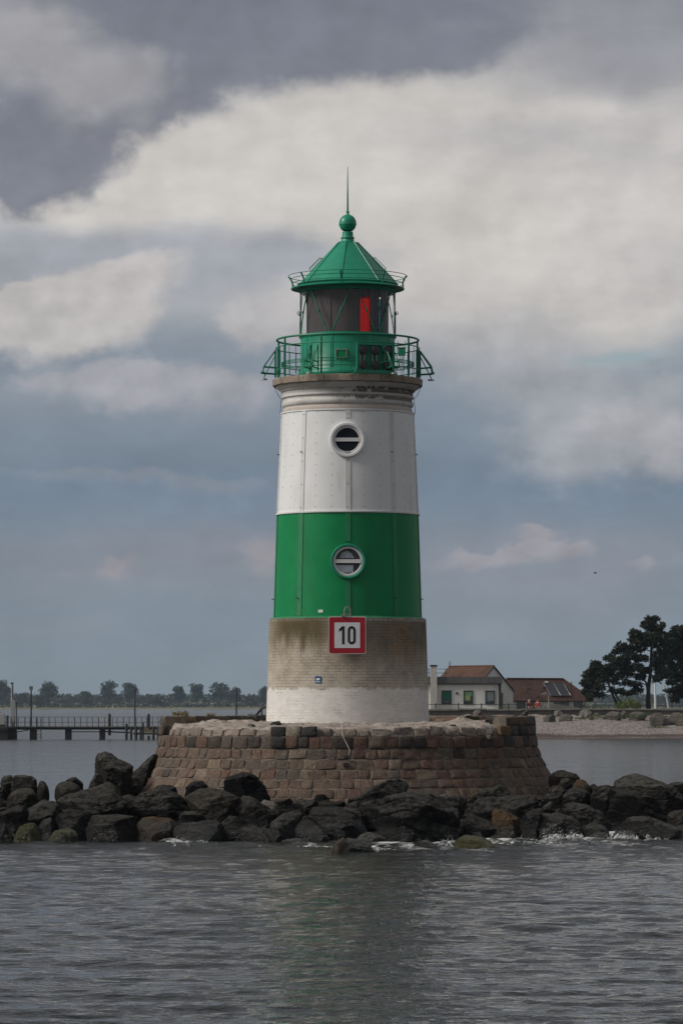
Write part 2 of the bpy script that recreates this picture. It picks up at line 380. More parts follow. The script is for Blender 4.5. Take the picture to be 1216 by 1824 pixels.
def gallery_stone():
    m,t=material('weathered_gallery_stone')
    uv=t.n('ShaderNodeUVMap',_uv_map='UVMap').outputs[0]
    n1=t.noise(uv,2.5,7,.65); n2=t.noise(uv,11,6,.7)
    c=t.mix(t.ss(n1,.35,.65),(.30,.245,.19),(.21,.17,.13))
    c=t.mix(t.ss(n2,.55,.72),c,(.40,.35,.29)); c=t.mix(t.ss(n2,.44,.34),c,(.12,.095,.07))
    s=t.n('ShaderNodeSeparateXYZ',Vector=uv).outputs[0]
    seg=t.math('ABSOLUTE',t.math('SUBTRACT',t.math('FRACT',t.math('MULTIPLY_ADD',s,1.25,.33)),.5))
    joint=t.ss(seg,.012,.004)
    blk=t.n('ShaderNodeTexWhiteNoise',_noise_dimensions='1D',W=t.math('FLOOR',t.math('MULTIPLY_ADD',s,1.25,-.17))).outputs[0]
    c=t.mix(t.math('MULTIPLY',blk,.35),c,(.36,.30,.24)); c=t.mix(joint,c,(.05,.04,.03))
    t.set(t.b.inputs['Base Color'],c); t.b.inputs['Roughness'].default_value=.85; t.b.inputs['Specular IOR Level'].default_value=.25
    bump(t,t.math('MULTIPLY_ADD',joint,-1.5,n2),.6,.02); return m
def glass_mat(name,tint=(1,1,1),refl=1.0,ior=1.5):
    m,t=material(name); t.nt.nodes.remove(t.b)
    tr=t.n('ShaderNodeBsdfTransparent',Color=(*tint,1)); gl=t.n('ShaderNodeBsdfGlossy',Color=(1,1,1,1),Roughness=.02)
    fr=t.n('ShaderNodeFresnel',IOR=ior)
    mx=t.n('ShaderNodeMixShader',Fac=t.math('MULTIPLY',t.math('MULTIPLY',fr,refl,clamp=True),t.math('SUBTRACT',1,t.n('ShaderNodeNewGeometry').outputs['Backfacing']))); t.set(mx.inputs[1],tr); t.set(mx.inputs[2],gl)
    t.set(t.out.inputs[0],mx); return m
m_brick=painted_brick(); m_corn=cornice_mat(); m_gstone=gallery_stone()
m_glass=glass_mat('clear_lantern_glass',(.97,.98,.98),.9)

LH=thing('lighthouse',(CX,CY,2.6),'tall round lighthouse with white and green bands and a green lantern on top','lighthouse')
C3=(CX,CY)
# --- brick base
mb=MB(); n=26; prof=[]
for i in range(n+1):
    v=1303+(1103-1303)*i/n
    prof.append((rad(145.5-6.0*i/n),zt(v)))
mb.lathe(prof+[(rad(120),zt(1103))],C3,128)
mb.build('brick_base',m_brick,LH)
# --- green cladding
def clad(name,v0,v1,r0,r1,mat,bat,gap):
    mb=MB(); mb.lathe([(rad(r0+(r1-r0)*i/10),zt(v0+(v1-v0)*i/10)) for i in range(11)],C3,144)
    o=mb.build(name,mat,LH)
    b=MB(); sc=MB()
    for k in range(9):
        a=k*40-160
        for side in (0,):
            pts=[]
            w=2.05; vs=[]; fs=[]
            fr_=[i/8 for i in range(9)]
            if k==4:
                g0=(gap+30-v0)/(v1-v0); g1=(gap-30-v0)/(v1-v0)
                fr_=[0,g0*.5,g0,None,g1,(g1+1)/2,1]
            for f in fr_:
                if f is None: pts.append(None); continue
                pts.append((rad(r0+(r1-r0)*f),zt(v0+(v1-v0)*f)))
            for pt in pts:
                r,z=pt or (1.5,zt(gap))
                for da,dr in ((-w,0),(-w,.016),(w,.016),(w,0)): vs.append(TP(a+da,r+dr,z))
            for i in range(len(pts)-1):
                if pts[i] is None or pts[i+1] is None: continue
                for j in range(3): q=i*4+j; fs.append((q,q+1,q+5,q+4))
            b.add(vs,fs)
        # screws along each batten edge and down the middle of each sheet
        for aa,stp,dr in ((a-1.2,.93,.018),(a+13,.28,.002),(a+27,.28,.002)):
            if stp>.9: continue
            z=zt(v0)+.12
            while z<zt(v1)-.05:
                f=(z-zt(v0))/(zt(v1)-zt(v0)); r=rad(r0+(r1-r0)*f)
                M=frame_at(aa); sc.box(TP(aa,r+dr,z),(.016,.012,.016),M=M); z+=stp
        z=zt(v0)+.1
        while z<zt(v1)-.05:
            f=(z-zt(v0))/(zt(v1)-zt(v0)); r=rad(r0+(r1-r0)*f)
            if k!=4 or abs(z-zt(gap))>.5: sc.box(TP(a-.3,r+.018,z),(.02,.012,.02),M=frame_at(a))
            z+=.62
    b.build('batten',bat,o); sc.build('screw',m_screw,o)
    return o
clad('green_cladding',1099,916,132,126.2,m_green_clad,m_gbatten,1000)
clad('white_cladding',916,738,126.2,118,m_white_clad,m_batten,783)
mb=MB(); mb.lathe([(rad(131),zt(1099)),(rad(138.5),zt(1102.6)),(rad(139.2),zt(1104)),(rad(136),zt(1104.2))],C3,144); mb.build('drip_flashing',m_gbatten,LH)
mb=MB(); mb.lathe([(rad(126),zt(919)),(rad(128.5),zt(918.5)),(rad(128.5),zt(916)),(rad(125),zt(915))],C3,144); mb.build('seam_ring',m_batten,LH)
mb=MB(); mb.lathe([(rad(117),zt(740)),(rad(119.6),zt(739)),(rad(119.4),zt(736.5)),(rad(114),zt(736))],C3,144); mb.build('seam_ring',m_batten,LH)
for k in range(9):     # small lugs that stand out of the cladding
    pass
lug=MB()
for a in (-122,-82,-42,38,78,118):
    lug.tube([TP(a+.6,rad(130),zt(1068)),TP(a+.6,rad(130)+.10,zt(1068))],.014,6); lug.tube([TP(a+.6,rad(120.5),zt(810.5)),TP(a+.6,rad(120.5)+.09,zt(811.5))],.014,6)
lug.build('lug',m_darksteel,LH)
# --- cornice
mb=MB()
def corn(pts): 
    mb.lathe([(rad(r),zt(v)) for v,r in pts],C3,144)
corn([(v if v>712 else 712-(712-v)*.76,r) for v,r in [(737,113),(735.5,114.5),(733,115),(730,114.6),(728.5,113.2),(727.5,113.4),(726,115.5),(724,116.8),(721,117.3),(718.5,116.6),(717,115),(715,114.4),(712.5,114.7),(711,115.8),(710,117.6),(708,118),(706.2,117.8),(705.6,116.2),(702,116),(698,116.2),(695.5,116.6),(695,118.6),(694,119),(692.5,119.4),(691,121.5),(689,123.6),(686.5,126.5),(684.5,128.2),(683,128.6)]])
mb.build('cornice',m_corn,LH)
mb=MB(); mb.lathe([(rad(112),zt(689.6)),(rad(127),zt(689.8)),(rad(131),zt(689.8)),(rad(133),zt(688.4)),(rad(133.4),zt(678)),(rad(132.6),ZTOP),(rad(60),ZTOP+.01),(.02,ZTOP+.015)],C3,144)
# irregular worn rim
v=np.array(mb.v); 
for i,p in enumerate(mb.v):
    r=math.hypot(p[0]-CX,p[1]-CY)
    if r>1.9:
        k=mnoise.noise(Vector(p)*4)*.012; mb.v[i]=(p[0]+(p[0]-CX)/r*k,p[1]+(p[1]-CY)/r*k,p[2]+mnoise.noise(Vector(p)*5+Vector((9,1,1)))*.008)
mb.build('gallery_slab',m_gstone,LH)
# thin stay wires under the slab on both sides
mb=MB()
for s in (-1,1):
    mb.tube([TP(88*s,rad(131),zt(689)),TP(88*s,rad(124),zt(704)),TP(88*s,rad(118),zt(712)),TP(88*s,rad(119),zt(724)),TP(88*s,rad(120),zt(737))],.008,5)
mb.build('stay_wire',m_darksteel,LH)

# --- portholes
def porthole(u,v,Rf,ro,ri,mring,mframe,name,lower):
    z=H+(1256-v)*98.1/F; r0=math.sqrt(Rf*Rf)
    M=frame_at((u-619)/132*57.3*.98); ctr=TP((u-619)/132*57.3*.98,Rf,z)
    def ring(prof,mat,nm,par,n=48):
        b=MB(); vs=[];fs=[];m=len(prof)
        for i in range(n):
            w=2*math.pi*i/n
            for r,y in prof: vs.append(ctr+M@Vector((r*math.cos(w),y,r*math.sin(w))))
        for i in range(n):
            j=(i+1)%n
            for k in range(m-1): fs.append((i*m+k,i*m+k+1,j*m+k+1,j*m+k))
        b.add(vs,fs,True); return b.build(nm,mat,par,sharp=30)
    o=ring([(ro,-.14),(ro,.07),(ro-.015,.095),(ro-(.05 if lower else .07),.095),(ro-(.062 if lower else .085),.08),(ri+.05,.032)],mring,name,LH)
    fr=ring([(ri+.055,.033),(ri+.05,.049),(ri+.035,.053),(ri,.049),(ri-.012,.036)],mframe,'window_frame',o)
    b=MB(); b.box(ctr+M@Vector((0,.046,.01)),(2*ri,.02,.085),M=M); b.box(ctr+M@Vector((0,.0465,-.035)),(2*ri-.02,.028,.02),M=M); b.build('glazing_bar',mframe,fr)
    def disc(r,y,mat,nm,zlo=-9,zhi=9,par=None,xlo=-9,xhi=9):
        pts=[]
        for i in range(64):
            w=2*math.pi*i/64; pts.append((max(xlo,min(xhi,r*math.cos(w))),max(zlo,min(zhi,r*math.sin(w)))))
        b=MB(); b.add([ctr+M@Vector((x,y,zz)) for x,zz in pts],[tuple(range(64))]); return b.build(nm,mat,par or fr)
    return ctr,M,fr,disc,o
m_glass_dark=glass_mat('porthole_glass',(.8,.84,.88),.9,1.45)
m_dark_room=simple('dark_room',(.015,.018,.028),.7)
ctr,M,fr,disc,o=porthole(618,783,rad(120.6),.462,.325,m_white_clad,m_batten,'upper_porthole',False)
disc(.33,.036,m_glass_dark,'pane'); disc(.345,.024,m_dark_room,'dark_interior')
b=MB(); b.box(ctr+M@Vector((.0,.06,-.318)),(.13,.05,.025),M=M); b.build('sill_latch',m_batten,o)
ctr,M,fr,disc,o=porthole(619.5,1000,rad(128.9),.466,.345,m_green,m_batten,'lower_porthole',True)
disc(.35,.036,m_glass_dark,'pane'); disc(.36,.024,simple('dim_room',(.09,.08,.085),.7),'dark_interior')
disc(.345,.029,simple('pale_reflection',(.62,.64,.64),.7),'blind',-.30,-.10,xhi=.14)  # pale sheet that stands in for sky reflected in the lower pane
b=MB(); b.add([ctr+M@Vector(p) for p in ((-.24,.029,.09),(.16,.029,.09),(.10,.029,.20),(-.02,.029,.285),(-.17,.029,.225))],[(0,1,2,3,4)]); b.build('blind',simple('grey_reflection',(.5,.52,.53),.7),fr)  # upper part of the same reflection, painted as a grey sheet

# --- lantern room
rD=1.272
zg0=H+(1256-590)*98.73/F; zg1=H+(1256-512)*98.73/F
mb=MB(); mb.lathe([(rD+.0,ZTOP),(rD+.045,ZTOP+.03),(rD+.075,ZTOP+.09),(rD+.07,ZTOP+.16),(rD+.03,ZTOP+.21),(rD,ZTOP+.25),(rD,zg0-.10),(rD+.012,zg0-.09),(rD+.02,zg0-.055),(rD+.045,zg0-.045),(rD+.045,zg0),(rD-.10,zg0+.01)],C3,96)
drum=mb.build('lantern_drum',m_green,LH)
mb=MB()
for k in range(9):
    a=-19.5+40*k
    vs=[];fs=[]
    for z in (ZTOP+.26,zg0-.1):
        for da,dr in ((-1.4,0),(-1.4,.012),(1.4,.012),(1.4,0)): vs.append(TP(a+da,rD+dr,z))
    mb.add(vs,[(0,1,5,4),(1,2,6,5),(2,3,7,6)])
mb.build('seam_strip',m_green,drum)
mb=MB(); a=-7.5; M=frame_at(a); c=TP(a,rD+.012,H+(1256-629.5)*98.7/F)
for dz in (-.11,.11): mb.box(c+Vector((0,0,dz)),(.30,.05,.025),M=M)
for dx in (-.14,.14): mb.box(c+M@Vector((dx,0,0)),(.02,.05,.22),M=M)
ht=mb.build('hatch',m_steel,drum)
mb=MB(); mb.box(c,(.26,.012,.20),M=M); mb.build('hatch_door',m_green_clad,ht)
mb=MB(); a=-53; mb.box(TP(a,rD+.03,H+(1256-631)*98.9/F),(.07,.07,.13),M=frame_at(a)); mb.build('socket_box',m_green,drum,bevel=.01)
mb=MB(); mb.lathe([(rD-.015,zg0),(rD-.015,zg1+.04)],C3,96); glz=mb.build('lantern_glazing',m_glass,LH)
# zig-zag glazing bars with a boss half-way
mb=MB(); kb=MB()
for k in range(6):
    top=7.6+60*k; 
    for s in (-1,1):
        a0=top+4*s*.9; a1=top+(30-3.2)*s
        pts=[TP(a0+(a1-a0)*f,rD+.012,zg1+(zg0-zg1)*f) for f in [i/6 for i in range(7)]]
        mb.tube(pts,.016,6)
        p=TP((a0+a1)/2,rD+.025,(zg0+zg1)/2); kb.tube([p-Vector((0,0,.04)),p,p+Vector((0,0,.04))],[.02,.034,.02],8)
mb.build('glazing_bar',m_green_dark,LH); kb.build('bar_boss',m_green_dark,LH)
mb=MB()
for s in (-1,1):
    p=TP(90*s,rD+.05,zt(558)); mb.tube([p+Vector((.032*math.cos(w),0,.042*math.sin(w))) for w in [i*math.pi/5 for i in range(10)]],.009,6,closed=True)
    mb.tube([TP(90*s,rD-.005,zt(512)),TP(90*s,rD+.0,zt(594))],.017,6)
mb.build('grab_ring',m_darksteel,LH)
# what stands inside the lantern: drawn blinds, coloured sector panes, lens
def arc(name,r,a0,a1,z0,z1,mat,par,n=24):
    b=MB(); b.lathe([(r,z0),(r,z1),(r-.012,z1),(r-.012,z0),(r,z0)],C3,n,a0,a1); return b.build(name,mat,par)
m_blind=simple('brown_blind',(.06,.046,.047),.75,.12,5,dirt=(.07,.05,.05),dscale=2)
m_blind2=simple('charcoal_blind',(.035,.035,.042),.7,.2,5)
arc('blind',1.12,-72,-24,zg0,zg1-.02,m_blind,glz); arc('blind',1.10,-26,17.6,zg0,zg1-.02,m_blind,glz)
arc('blind',1.09,32.5,48.5,zg0,zg1-.02,m_blind2,glz); arc('blind',1.09,54.5,80,zg0,zg1-.02,m_blind2,glz); arc('blind',1.06,15,36,zg1-.20,zg1,m_blind2,glz)
for a0_,a1_ in ((100,125.5),(130,146.5),(162.5,262)): arc('blind',1.12,a0_,a1_,zg0,zg1-.02,m_blind2,glz)
def tinted(name,col,tcol):
    m,t=material(name); t.nt.nodes.remove(t.b)
    tr=t.n('ShaderNodeBsdfTransparent',Color=(*tcol,1)); df=t.n('ShaderNodeBsdfDiffuse',Color=(*col,1)); tl=t.n('ShaderNodeBsdfTranslucent',Color=(*tcol,1))
    m1=t.n('ShaderNodeMixShader',Fac=.5); t.set(m1.inputs[1],df); t.set(m1.inputs[2],tl)
    mx=t.n('ShaderNodeMixShader',Fac=.6); t.set(mx.inputs[1],m1); t.set(mx.inputs[2],tr); t.set(t.out.inputs[0],mx); return m
m_red=tinted('red_sector_pane',(.75,.012,.02),(1.0,.012,.02))
m_teal=tinted('green_sector_pane',(.01,.16,.17),(.0,.38,.42))
arc('red_pane',1.14,17,33,zg0+.0,zg1-.20,m_red,glz); arc('green_pane',1.13,49,54,zg0,zg1-.25,m_teal,glz)
mb=MB(); mb.lathe([(.02,zg0),(.22,zg0),(.22,zg0+.3),(.16,zg0+.35),(.25,zg0+.45),(.28,zg0+.7),(.24,zg0+.95),(.05,zg0+1.0)],C3,32); mb.build('lens',simple('smoky_lens',(.06,.06,.06),.2,.2,8,spec=.6),glz)
mb=MB(); mb.lathe([(.02,zg0-.02),(rD-.04,zg0-.02)],C3,48); mb.build('lantern_floor',m_green_dark,glz)
# --- roof
ze=zt(515)
mb=MB(); mb.lathe([(rD-.1,zg1-.02),(rD+.02,zg1-.02),(rD+.035,zg1+.0),(1.30,zg1+.03),(1.30,zt(514)),(1.31,zt(512.5)),(1.50,zt(515.5)),(1.525,zt(516)),(1.53,zt(514)),(1.50,zt(513.5)),(1.32,zt(510)),(1.32,zt(506.5)),(1.28,zt(506))],C3,96)
mb.build('eaves_gutter',m_green,LH)
mb=MB(); n8=8; base=[];topp=[]
for k in range(8):
    a=-7.7+45*k; base.append((a,1.335,zt(507.5))); topp.append((a,rad(17),zt(432)))
vs=[];fs=[]
rows=7
for i in range(rows):
    f=i/(rows-1); 
    for k in range(8):
        for s in range(6):
            a=-7.7+45*(k+s/6); rr=1.335+(rad(17)-1.335)*f+.018*math.sin(math.pi*f)
            flat=math.cos(R(22.5))/math.cos(R(abs(45*s/6-22.5)))
            vs.append(TP(a,rr*(.55*flat+.45)*1.01,zt(507.5)+(zt(432)-zt(507.5))*f))
for i in range(rows-1):
    for k in range(48): fs.append((i*48+k,i*48+(k+1)%48,(i+1)*48+(k+1)%48,(i+1)*48+k))
mb.add(vs,fs,True); roof=mb.build('roof',m_green,LH,sharp=25)
mb=MB()
for k in range(8):
    a=-7.7+45*k
    mb.tube([TP(a,1.35,zt(507)),TP(a,(1.35+rad(17))/2+.018,zt(469.5)),TP(a,rad(18),zt(432))],.017,6)
mb.lathe([(1.345,zt(509)),(1.365,zt(507.5)),(1.345,zt(506))],C3,72)
mb.build('roof_rib',m_green,roof)
mb=MB()
for s in (-1,1):
    a=88*s
    mb.tube([TP(a,1.02,zt(482)),TP(a,1.03,zt(478)),TP(a,.75,zt(459.5)),TP(a,.67,zt(461))],.008,5)
    mb.tube([TP(a-8,1.02,zt(482)),TP(a-8,1.03,zt(478)),TP(a-8,.75,zt(459.5)),TP(a-8,.67,zt(461))],.008,5)
mb.build('roof_grab_rail',m_green_dark,roof)
mb=MB(); mb.lathe([(rad(11),zt(430)),(rad(17.8),zt(432.4)),(rad(17.4),zt(433.8)),(rad(14),zt(434))][::-1],C3,48)
mb.lathe([(rad(14),zt(433)),(rad(12.4),zt(430.5)),(rad(10.9),zt(427)),(rad(10.8),zt(425.4)),(rad(12.4),zt(424.8)),(rad(12.4),zt(423.6)),(rad(10.4),zt(422.6)),(rad(9.6),zt(419)),(rad(9.4),zt(413))],C3,48)
vent=mb.build('vent_neck',m_green,LH)
mb=MB(); pr=[]
for i in range(25):
    w=-math.pi/2+.62+(math.pi-.62-.22)*i/24
    pr.append((rad(15.4*math.cos(w)),zt(398-16*math.sin(w))))
    if i==11: pr+= [(rad(15.8),zt(400.6)),(rad(15.8),zt(399.8))]
pr+=[(rad(2.6),zt(380.5)),(rad(2.2),zt(379)),(rad(3.3),zt(378)),(rad(3.2),zt(377)),(rad(1.9),zt(376))]
mb.lathe(pr,C3,48); mb.build('ball_finial',m_green,LH)
mb=MB(); mb.tube([(CX,CY,zt(377)),(CX,CY,zt(345)),(CX,CY,zt(297))],[rad(1.7),rad(1.25),rad(.45)],8); mb.build('lightning_rod',m_green_dark,LH)
# rail round the eaves
mb=MB()
for k in range(8):
    a=-7.7+45*k+1
    mb.tube([TP(a,1.50,zt(513)),TP(a,1.49,zt(506)),TP(a,1.53,zt(498)),TP(a,1.60,zt(492))],.022,6)
for r,z in ((1.60,zt(492.5)),(1.545,zt(498.5)),(1.50,zt(506))):
    mb.tube([TP(a,r,z) for a in range(0,360,5)],.0095,5,closed=True)
mb.build('eaves_rail',m_green_dark,LH)

# --- gallery railing
rG=1.905; zr1=zt(606.5); zr2=zt(621); zr3=zt(661)
mb=MB()
mb.tube([TP(a,rG,zr1) for a in range(0,360,4)],.028,8,closed=True)
mb.tube([TP(a,rG+.03,zr2) for a in range(0,360,4)],.014,6,closed=True)
mb.tube([TP(a,rG+.03,zr3) for a in range(0,360,4)],.014,6,closed=True)
rail=mb.build('gallery_railing',m_green_dark,LH)
mb=MB()
for k in range(9):
    a=-21.6+40*k+ (0)
    mb.tube([TP(a,rG,ZTOP-.01),TP(a,rG,zr1)],.026,6)
mb.build('railing_post',m_green_dark,rail)
mb=MB()
for k in range(45):
    a=-21.6+8*k
    mb.tube([TP(a,rG+.03,ZTOP+.06),TP(a,rG+.03,zr2)],.0085,5)
mb.build('baluster',m_green_dark,rail)
mb=MB()   # perforated toe strip
mb.tube([TP(a,1.78,zt(647)) for a in range(0,360,5)],.009,5,closed=True); mb.tube([TP(a,1.78,zt(652.5)) for a in range(0,360,5)],.009,5,closed=True)
for k in range(150): mb.box(TP(k*2.4,1.78,zt(649.7)),(.018,.012,.085),M=frame_at(k*2.4))
mb.build('toe_strip',m_green_dark,rail)
# floodlight brackets reaching out of the railing
def bracket(a):
    mb=MB(); T=lambda r,v,da=0: TP(a+da,r,zt(v))
    for da in (-3.2,3.2):
        mb.tube([T(rG+.05,625,da),T(rG+.05,672,da)],.020,6)
        mb.tube([T(rG+.06,626,da),T(2.26,653,da)],.017,6)
        mb.tube([T(rG+.0,656,da),T(2.27,654,da)],.015,6)
        mb.tube([T(rG+.0,667,da),T(2.30,665.5,da)],.017,6)
        mb.tube([T(2.26,653,da),T(2.30,665.5,da)],.016,6)
    mb.tube([T(rG+.05,634),T(2.22,668),T(2.27,676)],.015,6)
    mb.box(T(2.29,664.5),(.26,.10,.035),M=frame_at(a))
    o=mb.build('floodlight_bracket',m_green_dark,LH)
    b=MB(); b.tube([T(2.25,677.6),T(2.25,675.2)],[.085,.08],14); b.build('floodlight',m_steel,o)
for a in (-87,-27,33,93,153,213): bracket(a)
# --- small green control cabinet on legs
mb=MB(); a=53; c=TP(a,1.80,zt(633.5)); mb.box(c,(.20,.16,.20),M=Matrix.Identity(3)); 
for dx in (-.05,.03): mb.tube([c+Vector((dx,0,-.1)),c+Vector((dx,0,-.52))],.009,5)
mb.tube([c+Vector((-.09,0,.1)),c+Vector((-.1,0,.3))],.008,5); mb.tube([c+Vector((.1,0,.1)),c+Vector((.1,0,.3))],.008,5)
mb.box(c+Vector((0,0,.108)),(.23,.19,.012))
mb.build('control_cabinet',m_green,LH)
# --- small white plate on the green sheet
mb=MB(); a=-21; mb.box(TP(a,rad(131.8)+.008,H+(1256-1088.5)*98.1/F),(.13,.012,.075),M=frame_at(a)); mb.build('small_plate',m_white_plastic,LH)

# ------------------------------------------------------------------ signal light panel on the gallery
a=21.4; M=frame_at(a*.9); c=TP(a,rG+.10,H+(1256-638)*98.2/F)
SP=thing('signal_light_panel',tuple(TP(a,rG+.1,ZTOP)),'square green frame holding six round dark signal lamps on the gallery','signal panel')
mb=MB(); w,h=1.07,.79
def fb(x0,x1,z0,z1,y=0,d=.06): mb.box(c+M@Vector(((x0+x1)/2,y,(z0+z1)/2)),(x1-x0,d,z1-z0),M=M)
fb(-w/2,w/2,h/2-.06,h/2); fb(-w/2,w/2,-h/2,-h/2+.07); fb(-w/2,-w/2+.06,-h/2,h/2,.002); fb(w/2-.06,w/2,-h/2,h/2,.002)
mb.tube([c+M@Vector((-w/2,.02,-h/2+.12)),c+M@Vector((-w/2-.07,.05,-h/2-.02))],.015,6); mb.box(c+M@Vector((-w/2-.08,.05,-h/2-.035)),(.08,.06,.03),M=M)
mb.tube([c+M@Vector((.17,.03,.36)),c+M@Vector((.33,.06,-.06))],.012,6); mb.tube([c+M@Vector((.10,.03,-.13)),c+M@Vector((.36,.07,-.08))],.012,6)
mb.build('panel_frame',m_green,SP)
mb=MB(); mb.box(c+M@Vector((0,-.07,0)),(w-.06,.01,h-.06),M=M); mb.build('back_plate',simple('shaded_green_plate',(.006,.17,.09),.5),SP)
for i in range(3):
    x=-.365+.345*i
    mb=MB()
    for dx in (-.055,.055): mb.box(c+M@Vector((x+dx,-.02,0)),(.025,.02,.62),M=M)
    mb.build('mounting_bar',m_steel,SP)
    for z in (.20,-.185):
        b=MB(); p=c+M@Vector((x+.02,0,z)); b.tube([p+M@Vector((0,-.03,0)),p+M@Vector((0,.03,0)),p+M@Vector((0,.045,0))],[.108,.116,.106],28,smooth=True)
        la=b.build('signal_lamp',m_darksteel,SP)
        b=MB(); n=28
        b.tube([p+M@Vector((0,.046,0)),p+M@Vector((0,.054,0))],[.093,.06],24)
        for rr,nn in ((.065,12),(.04,8),(.012,3)):
            for q in range(nn):
                w_=2*math.pi*q/nn; b.box(p+M@Vector((rr*math.cos(w_),.056,rr*math.sin(w_))),(.016,.012,.016),M=M)
        b.build('lamp_lens',m_lens,la)
# ------------------------------------------------------------------ speed sign
zc=H+(1256-1131.5)*97.75/F; SY=CY-rad(139.5)-.16; pxm=F/SY
sx=(618.2-608)/pxm; zc=H+(1256-1131.5)/pxm
SG=thing('speed_sign',(sx,SY+.02,zc-.5),'square red-bordered white sign reading 10 on the tower base','sign')
def rrect(w,h,r,n=6):
    pts=[]
    for cx_,cz_,a0 in ((w/2-r,h/2-r,0),(-w/2+r,h/2-r,90),(-w/2+r,-h/2+r,180),(w/2-r,-h/2+r,270)):
        for i in range(n+1):
            q=R(a0+90*i/n); pts.append((cx_+r*math.cos(q),cz_+r*math.sin(q)))
    return pts
def plate(w,h,r,y,d,mat,nm,par=SG,cx_=0,cz_=0):
    b=MB(); b.prism([(x+cx_,z+cz_) for x,z in rrect(w,h,r)],d,Matrix.Translation((sx,y,zc))); return b.build(nm,mat,par)
m_signred=simple('sign_red',(.36,.010,.020),.35,.05,3,spec=.5,dirt=(.27,.012,.02),dscale=2)
m_signwhite=simple('sign_white',(.70,.71,.74),.4,.03,3,dirt=(.6,.6,.6),dscale=2)
m_signrim=simple('sign_rim',(.62,.55,.55),.45,.05,3)
S=1/pxm
pl=plate(67*S,67*S,4*S,SY,.03,m_signrim,'sign_plate')
plate(64*S,64*S,3*S,SY-.004,.004,m_signred,'red_border'); plate(45.5*S,45.5*S,1.2*S,SY-.008,.004,m_signwhite,'white_field')
b=MB(); T=Matrix.Translation((sx,SY-.012,zc))
def poly(pts): b.prism([(x*S,z*S) for x,z in pts],.004,T)
x0,x1,hh=-9.3,-4.9,16.2     # digit 1
poly([(x0,-hh),(x1,-hh),(x1,hh),(x0+.6,hh),(-14.6,hh-5.2),(-14.6,hh-10.2),(x0,hh-6.4)])
# digit 0: a tall round-ended ring
def stad(w,h,n=14):
    r=w/2; p=[]
    for i in range(n+1): q=math.pi*i/n; p.append((r*math.cos(q),h/2-r+r*math.sin(q)))
    for i in range(n+1): q=math.pi+math.pi*i/n; p.append((r*math.cos(q),-h/2+r+r*math.sin(q)))
    return p
oc=7.9; o_=[(x+oc,z) for x,z in stad(14.2,32.4)]; i_=[(x+oc,z) for x,z in stad(5.6,23.6)]
N=len(o_); vs=[T@Vector((x*S,y,z*S)) for y in (0,.004) for ring_ in (o_,i_) for x,z in ring_]; fs=[]
for k in range(N):
    l=(k+1)%N; fs+= [(k,l,N+l,N+k),(2*N+k,3*N+k,3*N+l,2*N+l),(k,2*N+k,2*N+l,l),(N+k,N+l,3*N+l,3*N+k)]
b.add(vs,fs); b.build('digits',m_rubber,SG)
b=MB(); zt_=zc+33.5*S
b.tube([Vector((sx-5*S,SY+.015,zt_-.02)),Vector((sx-5*S,SY+.0,zt_+11*S)),Vector((sx-2*S,SY+.0,zt_+17*S)),Vector((sx+3*S,SY+.0,zt_+16*S)),Vector((sx+5.5*S,SY+.0,zt_+12*S)),Vector((sx+5.5*S,SY+.015,zt_-.02))],.019,8)
b.box((sx-7*S,SY+.0,zt_+2.0*S),(8*S,.09,4*S)); b.box((sx-2*S,SY+.06,zt_+3*S),(20*S,.1,2*S))
b.build('hook',m_steel,SG)
b=MB(); b.box((sx,SY+.10,zc+.3),(.5,.14,.06)); b.box((sx,SY+.10,zc-.3),(.5,.13,.06)); b.build('wall_bracket',m_steel,SG)
# ------------------------------------------------------------------ blue camera notice
rb=rad(142.3); a=math.degrees(math.asin((566.5-619)/(67.5*rb))); zc2=H+(1256-1210.5)*97.9/F
M=frame_at(a); c=TP(a,rb+.02,zc2)
NT_=thing('camera_notice',tuple(c),'small blue square notice with a white camera symbol on the brick base','notice')
b=MB(); b.box(c,(.165,.012,.18),M=M); b.build('notice_plate',simple('notice_blue',(.02,.085,.23),.4,.05),NT_)
b=MB(); M4=Matrix.Translation(c+M@Vector((0,.0065,0)))@M.to_4x4()
b.prism([(-.05,.0),(-.045,.028),(.0,.04),(.05,.035),(.055,.01),(.03,-.012),(-.02,-.012)],.003,M4); b.prism([(-.045,-.022),(-.02,-.022),(-.02,-.012),(-.045,-.005)],.003,M4); b.prism([(-.06,-.066),(.06,-.066),(.06,-.05),(-.06,-.05)],.003,M4)
b.build('camera_symbol',m_white_plastic,NT_)

